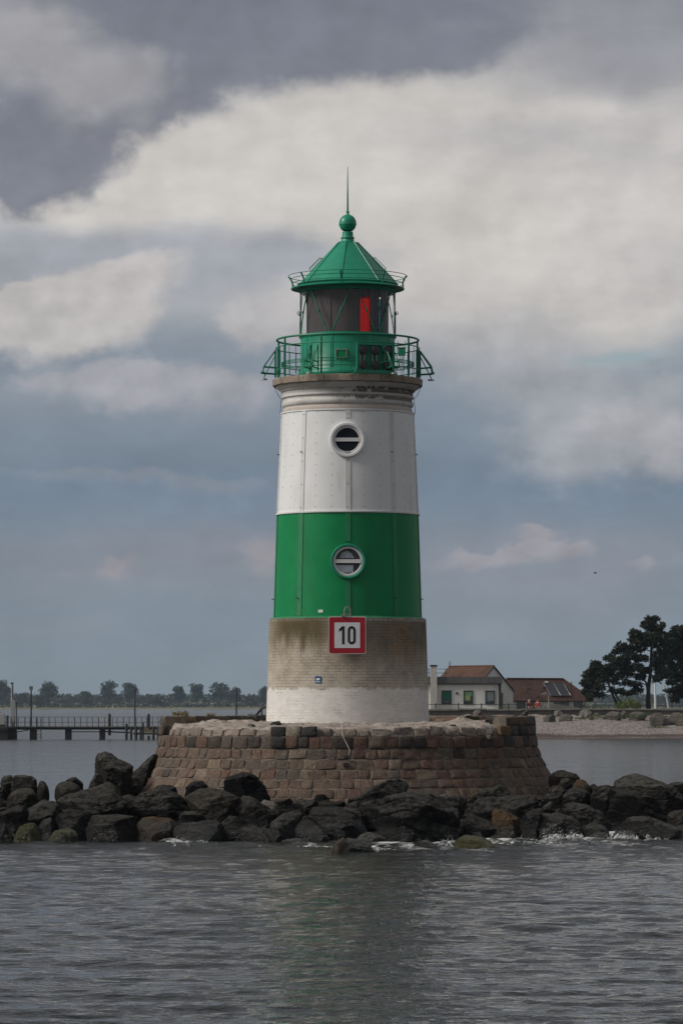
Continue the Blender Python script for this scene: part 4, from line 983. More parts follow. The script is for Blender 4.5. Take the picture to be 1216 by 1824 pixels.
# (material, pixel outline, label[, extra distance, thickness factor])
ROCKS=[
 ('g',[(1,1392),(6,1383),(20,1381),(24,1390),(22,1408),(4,1408)],'small mottled grey boulder at the top left end of the rock pile'),
 ('g',[(21,1388),(27,1381),(40,1380),(56,1383),(66,1390),(68,1408),(40,1412),(22,1408)],'mottled pale boulder with white specks at the top of the left rocks'),
 ('b',[(65,1402),(69,1388),(75,1385),(82,1390),(91,1408),(82,1418),(66,1416)],'narrow brown dome right of the white-specked pale boulder'),
 ('b',[(8,1425),(14,1408),(28,1400),(48,1397),(66,1402),(72,1420),(60,1437),(22,1440)],'large dull brown round boulder below the white-specked pale boulder',-.4),
 ('n',[(-14,1404),(0,1398),(11,1403),(14,1420),(4,1430),(-14,1430)],'dark rounded rock cut by the picture edge on the upper left'),
 ('n',[(22,1428),(36,1410),(58,1411),(72,1420),(80,1432),(60,1444),(28,1444)],'brown rock with a pink-white worn top among the left boulders',-.8),
 ('b',[(92,1406),(97,1394),(108,1387),(120,1386),(140,1393),(152,1406),(142,1416),(100,1419)],'smooth brown dome boulder between the left pile and the tall block'),
 ('n',[(115,1388),(122,1383),(134,1384),(147,1393),(149,1402),(128,1404)],'darker round stone just behind the smooth brown dome boulder',1.2),
 ('g',[(169,1350),(172,1344),(190,1341),(202,1342),(224,1355),(237,1366),(233,1388),(216,1404),(190,1406),(172,1398),(173,1376),(169,1362)],'tallest grey block standing up left of the stone plinth',3.5,1.0,1),
 ('g',[(158,1400),(166,1386),(173,1374),(184,1386),(186,1402),(170,1406)],'grey wedge with white edges at the left foot of the tallest block',.2),
 ('b',[(155,1406),(170,1396),(196,1388),(212,1396),(219,1412),(190,1420),(160,1418)],'low brown hump in front of the tallest grey block',-.5),
 ('g',[(215,1411),(230,1378),(259,1348),(276,1336),(281,1338),(280,1350),(267,1374),(243,1408),(228,1426)],'steep grey slab leaning against the left side of the plinth',5.6,1.0,1),
 ('d',[(100,1428),(138,1410),(178,1402),(211,1412),(228,1438),(226,1455),(165,1464),(130,1468),(105,1446)],'big layered dark slab with a slanting pale top on the left'),
 ('d',[(40,1450),(54,1438),(76,1426),(104,1425),(110,1452),(96,1472),(44,1476)],'dark slab with a sloping grey top beside the big layered slab',-.3),
 ('k',[(-15,1458),(8,1442),(32,1436),(52,1440),(46,1464),(26,1496),(-15,1500)],'black block cut by the picture edge at the waterline on the left',-.2),
 ('b',[(-14,1444),(4,1438),(20,1440),(16,1450),(-14,1454)],'flat pale brown slab on the black block at the left edge',.3),
 ('n',[(-14,1432),(2,1426),(18,1428),(20,1438),(-2,1443),(-14,1442)],'grey-brown stone at the left edge below the rounded dark rock',.3),
 ('m',[(25,1497),(31,1478),(40,1469),(61,1466),(74,1484),(68,1499),(40,1502)],'yellow-green mossy stone at the waterline on the far left',-.7),
 ('c',[(69,1472),(78,1460),(91,1453),(97,1464),(96,1478),(85,1489),(72,1486)],'small pale-streaked block above the yellow-green mossy stone',-.7),
 ('m',[(88,1490),(101,1479),(124,1476),(136,1484),(142,1502),(90,1504)],'low dark stone with a trace of moss between the left blocks',-.4),
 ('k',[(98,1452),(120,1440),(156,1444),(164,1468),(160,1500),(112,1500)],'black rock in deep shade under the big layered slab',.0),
 ('k',[(70,1486),(84,1484),(94,1492),(92,1502),(72,1502)],'little black stone at the waterline under the pale-streaked block',-.4),
 ('n',[(153,1472),(163,1454),(205,1452),(248,1456),(256,1472),(250,1496),(200,1498),(160,1498)],'long brown-topped block lying at the waterline on the left',-.5),
 ('r',[(244,1462),(256,1456),(306,1459),(316,1470),(300,1488),(262,1499),(246,1494)],'brown block with an ochre foot at the right end of the long block',-.4),
 ('d',[(226,1428),(245,1418),(283,1400),(310,1406),(336,1424),(338,1450),(316,1460),(246,1458),(230,1442)],'dark slab with slanting bands below the left corner of the plinth'),
 ('p',[(248,1430),(262,1416),(276,1411),(268,1422),(254,1434)],'thin pale flake leaning on the slanting-banded slab',-.7),
 ('d',[(316,1460),(320,1446),(350,1446),(364,1454),(363,1468),(330,1470),(318,1468)],'banded dark block between the slanting slab and the long black rock',-.3),
 ('k',[(280,1408),(286,1398),(302,1397),(320,1402),(316,1414),(290,1416)],'low black rock at the left foot of the plinth wall',.7),
 ('k',[(328,1406),(342,1393),(360,1391),(372,1403),(356,1411),(334,1412)],'black wedge of stone tucked under the left wall stones',.8),
 ('b',[(330,1420),(350,1410),(372,1405),(400,1409),(426,1423),(414,1448),(378,1462),(354,1452)],'boulder with a pinkish brown crown left of the black crag'),
 ('k',[(395,1396),(401,1385),(418,1379),(432,1380),(446,1377),(461,1386),(479,1404),(485,1426),(440,1430),(400,1412)],'black jagged crag against the plinth wall left of centre',.7),
 ('n',[(411,1448),(430,1420),(444,1417),(468,1432),(494,1452),(480,1458),(440,1456)],'folded dark brown rock below the black jagged crag',-.1),
 ('p',[(463,1430),(470,1425),(488,1429),(497,1438),(484,1446),(468,1442)],'small yellowish pale stone right of the folded brown rock',.4),
 ('k',[(308,1478),(318,1468),(360,1463),(392,1462),(398,1480),(394,1500),(330,1500),(310,1494)],'long low black rock with a rounded top at the waterline',-.6),
 ('k',[(392,1464),(402,1455),(430,1456),(442,1464),(438,1480),(440,1500),(394,1501)],'black block with a flat grey top right of the long low black rock',-.5),
 ('n',[(425,1478),(452,1470),(474,1482),(488,1501),(440,1503),(432,1492)],'low streaked rock with a rusty side at the waterline left of centre',-.8),
 ('g',[(480,1478),(487,1459),(512,1448),(538,1449),(536,1470),(526,1482),(500,1494),(486,1488)],'pale grey angular block in the middle of the waterline row',-.6),
 ('k',[(526,1476),(536,1452),(554,1462),(574,1480),(588,1496),(570,1503),(546,1500),(528,1488)],'black rock leaning on the right of the pale grey angular block',-.5),
 ('n',[(500,1500),(512,1494),(534,1494),(550,1504),(520,1510),(502,1508)],'low reddish brown stone awash in front of the pale grey block',-1.2),
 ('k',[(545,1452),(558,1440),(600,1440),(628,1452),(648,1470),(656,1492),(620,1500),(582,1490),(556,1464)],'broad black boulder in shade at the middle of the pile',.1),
 ('c',[(518,1438),(524,1426),(546,1424),(566,1427),(570,1440),(544,1446),(522,1446)],'dark stone with a row of white specks at the wall foot',.6),
 ('d',[(564,1434),(574,1428),(596,1438),(598,1446),(570,1448)],'small dark stone right of the white-specked stone',.5),
 ('c',[(618,1438),(622,1430),(634,1428),(640,1440),(630,1450),(618,1450)],'small streaked stone left of the grey speckled slab',.3),
 ('d',[(604,1446),(612,1438),(640,1440),(652,1454),(640,1466),(612,1458)],'dark rock between the broad black boulder and the speckled slab',.2),
 ('c',[(632,1436),(634,1422),(655,1406),(680,1393),(700,1387),(722,1391),(726,1404),(690,1424),(660,1442),(644,1446)],'grey speckled slab sloping up against the plinth wall',.6),
 ('d',[(657,1444),(676,1428),(700,1416),(724,1414),(764,1415),(784,1426),(806,1451),(815,1464),(796,1486),(776,1499),(706,1503),(680,1482)],'largest dark boulder right of centre with spray at its foot',-.5,1.1),
 ('r',[(588,1517),(594,1506),(606,1497),(616,1489),(621,1500),(622,1520),(600,1524)],'orange-faced stone point standing in the water at the centre',-2.2),
 ('k',[(614,1492),(625,1493),(652,1500),(668,1517),(640,1522),(618,1522)],'black fin of rock behind the orange-faced stone point',-2.0),
 ('g',[(631,1496),(645,1486),(658,1483),(680,1489),(696,1502),(672,1506),(640,1505)],'low grey stone awash between the black fin and the largest boulder',-1.2),
 ('d',[(734,1506),(745,1499),(760,1497),(778,1507),(787,1516),(756,1517)],'wave-washed dark stone in the foam right of centre',-1.8),
 ('d',[(773,1492),(780,1486),(792,1487),(796,1496),(780,1500)],'fist-shaped dark stone beside the foot of the largest boulder',-.9),
 ('g',[(770,1419),(788,1415),(812,1417),(832,1420),(822,1440),(800,1450),(784,1432)],'grey rounded stone with a light rim under the wall right of centre',.5),
 ('d',[(784,1446),(800,1438),(816,1442),(820,1462),(806,1474),(790,1470)],'dark stone wedged right of the largest dark boulder',-.2),
 ('d',[(843,1418),(868,1404),(891,1399),(906,1407),(912,1420),(890,1428),(850,1428)],'dark hump of rock right under the right part of the plinth',.7),
 ('d',[(806,1444),(820,1430),(846,1423),(900,1420),(955,1417),(957,1430),(944,1445),(928,1458),(870,1460),(818,1456)],'long dark slab with a flat grey top on the right',.0),
 ('r',[(876,1450),(883,1441),(906,1448),(923,1459),(926,1478),(922,1492),(896,1486),(880,1472)],'orange-brown cube-like stone on the right near the water',-.6),
 ('n',[(824,1462),(836,1450),(854,1455),(876,1468),(896,1484),(870,1493),(834,1482)],'dark brown stone with a rusty tip left of the orange-brown cube',-.5),
 ('d',[(810,1470),(820,1460),(832,1460),(838,1476),(826,1488),(812,1486)],'small grey-black stone at the left of the rusty-tipped stone',-.6),
 ('k',[(928,1464),(934,1450),(956,1437),(968,1449),(960,1468),(954,1496),(928,1498)],'black pointed rock right of the orange-brown cube',-.5),
 ('d',[(951,1488),(955,1462),(962,1451),(990,1449),(1020,1456),(1036,1470),(1034,1495),(1000,1498),(960,1498)],'dark block with splashing water at its foot on the right',-.4),
 ('m',[(808,1504),(816,1494),(830,1488),(858,1492),(880,1503),(892,1511),(856,1516),(812,1515)],'mossy olive rock lying in the water right of centre',-1.7),
 ('d',[(834,1488),(842,1482),(856,1484),(864,1495),(848,1498)],'small grey stone on top of the mossy olive rock',-1.2),
 ('n',[(864,1496),(880,1488),(904,1487),(914,1496),(896,1502),(870,1502)],'low wet brown stone in the foam below the orange-brown cube',-1.0),
 ('d',[(962,1428),(974,1408),(984,1401),(1000,1402),(1018,1416),(1010,1426),(990,1432)],'dark triangular stone at the right corner of the plinth',.5),
 ('g',[(963,1440),(974,1430),(990,1424),(988,1438),(978,1450),(966,1448)],'pale faced stone below the triangular stone at the plinth corner',.1),
 ('b',[(975,1384),(980,1372),(998,1371),(1026,1379),(1031,1386),(1022,1394),(990,1394)],'flat yellowish slab behind the right corner of the plinth',2.4),
 ('b',[(993,1398),(1000,1388),(1008,1385),(1022,1393),(1020,1404),(1002,1406)],'round brown stone before the flat yellowish slab',1.4),
 ('r',[(1018,1402),(1028,1389),(1040,1389),(1051,1404),(1044,1412),(1024,1410)],'orange stone beside the round brown stone on the right',1.3),
 ('n',[(1046,1402),(1056,1396),(1067,1400),(1066,1410),(1050,1412)],'small reddish dark stone right of the orange stone',1.4),
 ('d',[(1000,1420),(1010,1406),(1022,1402),(1048,1410),(1056,1424),(1040,1434),(1006,1432)],'dark ridged rock in the middle of the right rocks',.3),
 ('d',[(1050,1420),(1060,1402),(1080,1397),(1094,1398),(1092,1420),(1080,1440),(1056,1434)],'smooth grey-black slab left of the giant right boulder',.3),
 ('d',[(988,1440),(996,1431),(1010,1429),(1056,1436),(1080,1454),(1086,1468),(1060,1476),(1010,1462),(990,1452)],'big layered dark block in the right rocks',-.2),
 ('g',[(1088,1400),(1096,1388),(1106,1380),(1128,1379),(1156,1385),(1184,1397),(1208,1408),(1224,1424),(1222,1446),(1186,1446),(1110,1424)],'giant grey boulder with a pale patch at the upper right',.9,1.1),
 ('k',[(1082,1452),(1086,1424),(1091,1404),(1120,1408),(1150,1416),(1176,1430),(1190,1456),(1174,1464),(1120,1462),(1090,1458)],'black wedge-shaped boulder in front of the giant right boulder',-.1),
 ('d',[(1085,1466),(1106,1452),(1154,1456),(1194,1470),(1214,1478),(1206,1491),(1140,1484),(1088,1480)],'long dark slab at the waterline on the far right',-.4),
 ('b',[(1186,1452),(1200,1444),(1230,1442),(1232,1470),(1206,1470),(1190,1464)],'brown-grey rock cut by the right picture edge',.1),
 ('d',[(1182,1400),(1196,1394),(1236,1392),(1240,1420),(1206,1412)],'dark rock behind the giant boulder at the right picture edge',1.6),
 ('d',[(1198,1478),(1212,1470),(1236,1468),(1238,1494),(1206,1494)],'dark stone at the waterline cut by the right picture edge',-.4),
 ('d',[(1034,1486),(1042,1468),(1058,1464),(1076,1474),(1086,1484),(1070,1496),(1038,1496)],'grey-black stone below the big layered dark block',-.6),
 ('n',[(1040,1496),(1054,1486),(1074,1481),(1086,1488),(1084,1500),(1056,1503)],'wave-worn brown stone in the surf on the right',-1.1),
 ('d',[(1112,1500),(1124,1496),(1146,1496),(1152,1502),(1130,1505)],'thin dark stone just breaking the surface on the right',-1.5),
 ('r',[(1090,1486),(1104,1479),(1130,1480),(1144,1487),(1120,1492),(1096,1492)],'low yellowish stone behind the surf on the far right',-.7),
 ('k',[(700,1440),(724,1424),(760,1426),(790,1452),(760,1470),(716,1466)],'x')]
ROCKS.pop()
for i,rk in enumerate(ROCKS):
    mk,poly,lab=rk[:3]; dy=rk[3] if len(rk)>3 else 0; tf=rk[4] if len(rk)>4 else 1
    us=[p[0] for p in poly]; vs_=[p[1] for p in poly]; vb=max(vs_); w=max(us)-min(us); h=max(vs_)-min(vs_)
    Y=89.0+max(0,1500-vb)*.055+dy
    cu=(min(us)+max(us))/2
    if vb>1501: Y=H*F/(vb-1258)+.4
    if dy>=.5: # things at the wall foot: keep them in front of the wall
        pass
    x=P(cu,0,Y)[0]-CX
    thick=max(.30,min(1.6,.95*math.sqrt(w*h)/70))*tf
    zb=P(0,vb,Y)[2]
    rr=pr(max(.05,zb+.15))
    if abs(x)<rr and len(rk)<6:
        ywall=CY-math.sqrt(rr*rr-x*x)
        Y=min(Y,ywall-thick*.35)
    big=w*h>3600
    rounded=mk in 'b' and i<12
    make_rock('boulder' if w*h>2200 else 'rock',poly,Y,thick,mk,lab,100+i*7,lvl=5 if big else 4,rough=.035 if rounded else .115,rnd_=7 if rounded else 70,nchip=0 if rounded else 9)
# dark rubble that fills the gaps under the boulders
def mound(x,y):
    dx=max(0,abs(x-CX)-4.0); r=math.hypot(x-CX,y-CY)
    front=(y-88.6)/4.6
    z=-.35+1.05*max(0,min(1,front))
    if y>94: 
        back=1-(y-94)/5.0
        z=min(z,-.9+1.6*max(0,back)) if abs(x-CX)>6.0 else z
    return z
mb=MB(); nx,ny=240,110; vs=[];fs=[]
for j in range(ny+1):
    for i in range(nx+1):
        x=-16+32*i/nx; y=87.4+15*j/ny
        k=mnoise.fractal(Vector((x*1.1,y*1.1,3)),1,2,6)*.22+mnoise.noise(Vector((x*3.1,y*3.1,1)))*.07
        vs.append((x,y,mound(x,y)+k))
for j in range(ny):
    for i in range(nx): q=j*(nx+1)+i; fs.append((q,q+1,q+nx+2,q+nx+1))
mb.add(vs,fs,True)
g=random.Random(21)
ico=bmesh.new(); bmesh.ops.create_icosphere(ico,subdivisions=2,radius=1); IV=np.array([v.co[:] for v in ico.verts]); IF=[tuple(l.index for l in f.verts) for f in ico.faces]; ico.free()
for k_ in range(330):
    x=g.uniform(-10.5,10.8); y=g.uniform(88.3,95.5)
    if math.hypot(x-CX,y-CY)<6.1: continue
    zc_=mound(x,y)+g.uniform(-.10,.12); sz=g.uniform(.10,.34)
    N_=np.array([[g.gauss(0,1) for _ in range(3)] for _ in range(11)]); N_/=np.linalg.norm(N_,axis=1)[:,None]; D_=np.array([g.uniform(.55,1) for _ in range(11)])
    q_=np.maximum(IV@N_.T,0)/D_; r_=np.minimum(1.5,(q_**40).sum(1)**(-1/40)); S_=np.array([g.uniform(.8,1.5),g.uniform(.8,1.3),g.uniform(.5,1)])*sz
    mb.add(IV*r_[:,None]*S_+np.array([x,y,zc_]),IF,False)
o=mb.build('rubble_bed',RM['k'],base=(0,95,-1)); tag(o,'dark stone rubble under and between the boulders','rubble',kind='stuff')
# loose stones on the plinth top
make_rock('rock',[(838,1272),(840,1265),(848,1261),(858,1264),(861,1272),(850,1275)],104.3,.45,'p','pinkish round stone on the right rim of the plinth',901,rnd_=6,rough=.03,dig=.05,group='loose stones on the plinth')
make_rock('rock',[(826,1284),(828,1275),(841,1274),(843,1286),(834,1290)],99.3,.25,'m','square yellow-mossy block on the right of the plinth top',902,dig=.1,group='loose stones on the plinth')
make_rock('rock',[(839,1286),(841,1275),(853,1275),(854,1288),(846,1291)],99.1,.25,'m','dark mossy block beside the yellow-mossy block',903,dig=.1,group='loose stones on the plinth')
make_rock('rock',[(864,1281),(866,1277),(898,1278),(902,1286),(880,1288),(864,1286)],97.9,.4,'g','flat grey slab before the right parapet of the plinth',904,dig=.2,group='loose stones on the plinth')
make_rock('rock',[(925,1273),(935,1265),(942,1264),(940,1270),(930,1275)],103.6,.12,'p','thin pale flake lying on the right parapet',905,dig=.05,group='loose stones on the plinth')
make_rock('rock',[(441,1291),(446,1288),(456,1291),(452,1295),(442,1294)],96.1,.2,'p','small white stone left of the two black wall blocks',906,dig=.1,group='loose stones on the plinth')
make_rock('rock',[(480,1290),(486,1286),(498,1284),(502,1290),(490,1295)],96.3,.3,'b','brown flat stone just above the left black wall block',907,dig=.1,group='loose stones on the plinth')
make_rock('rock',[(797,1294),(804,1290),(814,1291),(812,1296),(800,1297)],96.4,.2,'d','dark small stone on the pale rubble right of the tower',908,dig=.1,group='loose stones on the plinth')
make_rock('rock',[(864,1304),(868,1300),(876,1300),(878,1305),(870,1308)],96.2,.15,'p','pale lump of stone in the rubble near the right black blocks',909,dig=.1,group='loose stones on the plinth')
# dry grass on the rim
def grass(name,u,v,Y,w,h,n,col,label,seed,group='dry grass tufts on the plinth'):
    g=random.Random(seed); c=Vector(P(u,v,Y)); mb=MB()
    for k in range(n):
        b=c+Vector((g.uniform(-w,w),g.uniform(-.12,.12),0)); l=Vector((g.uniform(-.5,.5)*h,g.uniform(-.3,.3)*h,h*g.uniform(.45,1.1)))
        s=Vector((g.uniform(-1,1),g.uniform(-1,1),0)).normalized()*.010
        m_=b+l*.55+Vector((0,0,.12*h)); mb.add([b-s,b+s,m_+s*.7,m_-s*.7,b+l],[(0,1,2,3),(3,2,4)])
    o=mb.build(name,simple(name+'_blades',col,.7,.3,9),base=c); return tag(o,label,'grass',group)
grass('grass_tuft',322,1275,104.6,.22,.17,90,(.22,.17,.06),'dry yellow grass tuft on the left rim of the plinth',1)
grass('grass_tuft',376,1275.5,104.7,.14,.10,50,(.22,.18,.07),'smaller dry tuft on the plinth rim right of the yellow tuft',2)
grass('grass_tuft',450,1277,104.4,.14,.10,60,(.10,.10,.03),'short olive tuft on the plinth rim beside the handrail',3)
# handrail behind the tower
mb=MB(); q=lambda u,v,Y: Vector(P(u,v,Y))
mb.tube([q(440,1277,104),q(455,1276,104),q(466,1262,103.2),q(486,1255,102.4)],.035,8); mb.tube([q(436,1280,104.2),q(452,1275.5,104),q(480,1274,102.8)],.022,8); mb.tube([q(466,1262,103.2),q(466,1284,103.2)],.022,8)
o=mb.build('handrail',m_darksteel); tag(o,'dark steel handrail rising to the tower behind its left foot','handrail')

# ================================================================== SEA
def sea_mat():
    m,t=material('sea_water')
    ge=t.n('ShaderNodeNewGeometry').outputs['Position']
    s=t.n('ShaderNodeSeparateXYZ',Vector=ge); y=s.outputs[1]
    flat=t.n('ShaderNodeCombineXYZ',X=s.outputs[0],Y=y)
    n1=t.noise(t.scale(flat,(.8,1,1)),1.2,5,.62,.5); n2=t.noise(t.scale(flat,(.8,1,1)),4.6,4,.6)
    farn=t.noise(t.scale(flat,(.45,.16,1)),1.0,6,.6)
    foam=t.n('ShaderNodeVertexColor',_layer_name='Col').outputs[0]
    fa=t.n('ShaderNodeSeparateColor',Color=foam).outputs[0]
    vo=t.noise(flat,2.6,8,.72,1.2); vo2=t.noise(t.scale(flat,(1,.45,1)),7,6,.7,.6)
    fm=t.ss(t.math('MULTIPLY_ADD',fa,.56,t.math('ADD',t.math('MULTIPLY',vo,.6),t.math('MULTIPLY',vo2,.4))),.80,1.02)
    fm=t.math('MULTIPLY',fm,t.ss(fa,.02,.15))
    c=t.mix(fm,(.012,.015,.015),(.55,.55,.54))
    t.set(t.b.inputs['Base Color'],c); t.set(t.b.inputs['Roughness'],t.math('MULTIPLY_ADD',fm,.6,t.ss(y,60,320,.055,.20)))
    t.b.inputs['IOR'].default_value=1.333
    t.b.inputs['Specular IOR Level'].default_value=.26
    h=t.math('ADD',t.math('MULTIPLY',n1,.7),t.math('MULTIPLY',n2,.42)); h=t.math('ADD',h,t.math('MULTIPLY',farn,t.ss(y,105,240,0,9)))
    h=t.math('ADD',h,t.math('MULTIPLY',fm,.3))
    nd=t.n('ShaderNodeBump',Height=h,Distance=SEA_BUMP); t.set(nd.inputs['Strength'],t.ss(y,150,2500,1.0,.6)); t.set(t.b.inputs['Normal'],nd)
    return m
SEA_BUMP=.11
def axis(fine_lo,fine_hi,step,lo,hi,grow):
    a=list(np.arange(fine_lo,fine_hi,step)); s=step
    while a[-1]<hi: s*=grow; a.append(a[-1]+s)
    s=step; b=[]
    x=fine_lo
    while x>lo: s*=grow; x-=s; b.append(x)
    return np.array(b[::-1]+a)
xs=axis(-10.5,10.5,.10,-1480,1480,1.09)
y1=[34.0]; 
while y1[-1]<112: y1.append(y1[-1]+.085*(y1[-1]/50)**1.1)
s_=y1[-1]-y1[-2]
while y1[-1]<3700: s_*=1.05; y1.append(y1[-1]+s_)
yb=[33.9]; s_=.15
while yb[-1]>-280: s_*=1.12; yb.append(yb[-1]-s_)
ys=np.array(yb[::-1]+y1)
X,Yg=np.meshgrid(xs,ys); DX=np.gradient(xs)[None,:]*np.ones_like(X); DY=np.gradient(ys)[:,None]*np.ones_like(X)
rs=np.random.RandomState(11)
Z=np.zeros_like(X); OX=np.zeros_like(X); OY=np.zeros_like(X)
for k in range(90):
    lam=.30*(3.4/.30)**rs.rand(); th=R(-96)+rs.randn()*.40 if rs.rand()<.88 else rs.rand()*6.28
    kx,ky=math.cos(th),math.sin(th); k0=2*math.pi/lam
    amp=.0031*lam**.62
    sp=np.maximum(np.abs(kx)*DX,np.abs(ky)*DY)
    att=np.clip((lam/sp-2.2)/3.0,0,1)
    # groups: each train comes and goes
    ph=rs.rand()*6.28; gx,gy=rs.randn(2)*.11/lam**.3; grp=.3+1.1*(.5+.5*np.sin(gx*X+gy*Yg+rs.rand()*6.28))**2
    a=amp*att*grp; arg=k0*(kx*X+ky*Yg)+ph
    Z+=a*np.sin(arg); OX-=a*1.3*kx*np.cos(arg); OY-=a*1.3*ky*np.cos(arg)
# surf along the rocks
surf=[(330,1500,1.4,.9),(300,1499,.9,.7),(420,1502,.7,.5),(455,1508,1.6,.55),(545,1506,1.0,.9),(600,1502,.7,.7),(520,1512,1.6,.6),(700,1508,1.2,1.0),(745,1512,1.2,.95),(790,1505,.9,1.1),(810,1512,.9,.8),(850,1518,1.5,.7),(905,1500,1.2,1.0),(860,1504,.8,.9),(1060,1500,1.2,1.0),(945,1497,1.2,1.1),(990,1496,1.4,1.1),(1030,1503,1.2,.8),(1095,1494,1.2,1.2),(1125,1495,1.6,1.2),(1170,1494,1.4,.65),(1205,1497,1.3,.6),(220,1497,1.0,.55),(140,1502,1.0,.45),(60,1501,1.0,.35),(980,1508,2.4,.75),(1100,1506,2.4,.75),(760,1514,2.2,.7),(690,1506,1.2,1.0),(880,1506,1.4,.7)]
FO=np.zeros_like(X)
for u,v,w,sg in surf:
    yy=H*F/(v-1256); xx=(u-608)/F*yy
    g=np.exp(-((X-xx)/(w*.55))**2-((Yg-yy)/(w*1.15))**2); FO=np.maximum(FO,sg*g)
    Z+=.07*sg*g*(np.sin(X*7+Yg*3+u)*.5+.6)
near=np.exp(-((Yg-89.0)/1.2)**2)*(np.abs(X)<14); FO=np.maximum(FO,near*.30)
nv=X.size; V3=np.stack([X+OX,Yg+OY,Z],-1).reshape(-1,3)
ny_,nx_=X.shape; idx=np.arange(nv).reshape(ny_,nx_)
Fq=np.stack([idx[:-1,:-1],idx[:-1,1:],idx[1:,1:],idx[1:,:-1]],-1).reshape(-1,4)
me=bpy.data.meshes.new('sea'); me.vertices.add(nv); me.vertices.foreach_set('co',V3.astype(np.float32).ravel())
me.loops.add(Fq.size); me.loops.foreach_set('vertex_index',Fq.astype(np.int32).ravel()); me.polygons.add(len(Fq)); me.polygons.foreach_set('loop_start',(np.arange(len(Fq))*4).astype(np.int32))
me.update(calc_edges=True); me.polygons.foreach_set('use_smooth',[True]*len(Fq))
at=me.color_attributes.new('Col','FLOAT_COLOR','POINT'); at.data.foreach_set('color',np.repeat(FO.reshape(-1,1),4,1).astype(np.float32).ravel())
sea=bpy.data.objects.new('sea',me); COL.objects.link(sea); me.materials.append(sea_mat()); tag(sea,'grey choppy sea with small waves','sea',kind='structure')
# spray thrown up where the swell hits the rocks
m_spray=simple('white_spray',(.75,.76,.77),.35,.05,20)
def spray(u,v,Y,w,h,n,seed,label):
    g=random.Random(seed); c=Vector(P(u,v,Y)); mb=MB()
    for k in range(n):
        f=g.random()**1.6; x=g.gauss(0,w*(.5+.6*f)); z=h*f*g.uniform(.5,1.1)*math.exp(-(x/w)**2*.4); r=g.uniform(.003,.0095)*(1.3-f*.7)
        p=c+Vector((x,g.gauss(0,.15),z))
        st=g.uniform(1,2.2); tp=p+Vector((0,0,r*st)); bt=p-Vector((0,0,r*st))
        q=[p+Vector((r*math.cos(a),r*math.sin(a),0)) for a in (0,1.57,3.14,4.71)]
        mb.add([tp,bt]+q,[(0,2,3),(0,3,4),(0,4,5),(0,5,2),(1,3,2),(1,4,3),(1,5,4),(1,2,5)],True)
    for i_ in range(len(mb.v)): mb.v[i_]=(mb.v[i_][0],mb.v[i_][1]-.5,mb.v[i_][2])
    o=mb.build('spray',m_spray,base=c); return tag(o,label,'spray',kind='stuff')
m_foam,t_=material('sea_foam'); co_=t_.n('ShaderNodeTexCoord').outputs['Object']; nf_=t_.noise(co_,13,7,.72)
t_.set(t_.b.inputs['Base Color'],t_.mix(t_.ss(nf_,.38,.66),(.16,.17,.175),(.66,.67,.67))); t_.b.inputs['Roughness'].default_value=.7; t_.set(t_.b.inputs['Alpha'],t_.ss(nf_,.42,.56)); bump(t_,nf_,.8,.03)
def foam(u,v,w,n,hmax,seed,label):
    g=random.Random(seed); Y0=H*F/(v+6-1256); c=Vector(P(u,v+6,Y0)); mb=MB()
    for k in range(int(n*1.6)):
        p=c+Vector((g.gauss(0,w*.55),g.gauss(0,.30),g.uniform(-.03,hmax*.55)*g.random())); sx_=g.uniform(.02,.10)*g.uniform(.5,1.6); sz_=g.uniform(.012,max(.03,hmax*.5)); sy_=g.uniform(.03,.10); so=Vector((g.uniform(0,50),0,0))
        bm=bmesh.new(); bmesh.ops.create_icosphere(bm,subdivisions=2,radius=1)
        vs=[p+Vector((q.co.x*sx_,q.co.y*sy_,q.co.z*sz_))*(1+.55*mnoise.noise(q.co*1.7+so)) for q in bm.verts]; fs=[tuple(l.index for l in f.verts) for f in bm.faces]; bm.free(); mb.add(vs,fs,True)
    o=mb.build('foam',m_foam,base=c); tag(o,label,'foam',kind='stuff')
foam(330,1498,.6,34,.12,1,'white foam breaking at the left waterline'); foam(548,1503,.35,16,.09,2,'foam at the black rock beside the pale grey block'); foam(730,1506,.9,60,.10,3,'foam under the largest dark boulder')
foam(798,1503,.28,26,.20,4,'foam heaped between the largest boulder and the mossy olive rock'); foam(960,1497,.9,80,.18,5,'white water breaking over the stones on the right'); foam(1010,1494,.5,50,.26,6,'heaped foam right of the splash'); foam(1105,1492,.6,70,.26,7,'white breaking crest on the far right'); foam(890,1502,.5,22,.10,9,'thin foam below the orange-brown cube'); foam(660,1508,.5,18,.07,10,'thin foam beside the black fin of rock'); foam(1160,1493,.7,18,.10,8,'thin foam along the far right slab')
spray(727,1500,88.2,.26,.36,50,1,'white drops of spray before the largest dark boulder')
spray(985,1492,88.0,.32,.50,90,2,'white spray splashing up the dark block on the right')
spray(1010,1492,88.0,.22,.28,80,3,'spray beside the splash on the right')
spray(1095,1491,88.0,.25,.22,80,4,'foam spray of the surf on the far right')
spray(796,1502,87.8,.16,.22,60,5,'short spray between the largest boulder and the mossy olive rock')
spray(320,1497,88.2,.3,.14,50,6,'low spray at the left waterline')
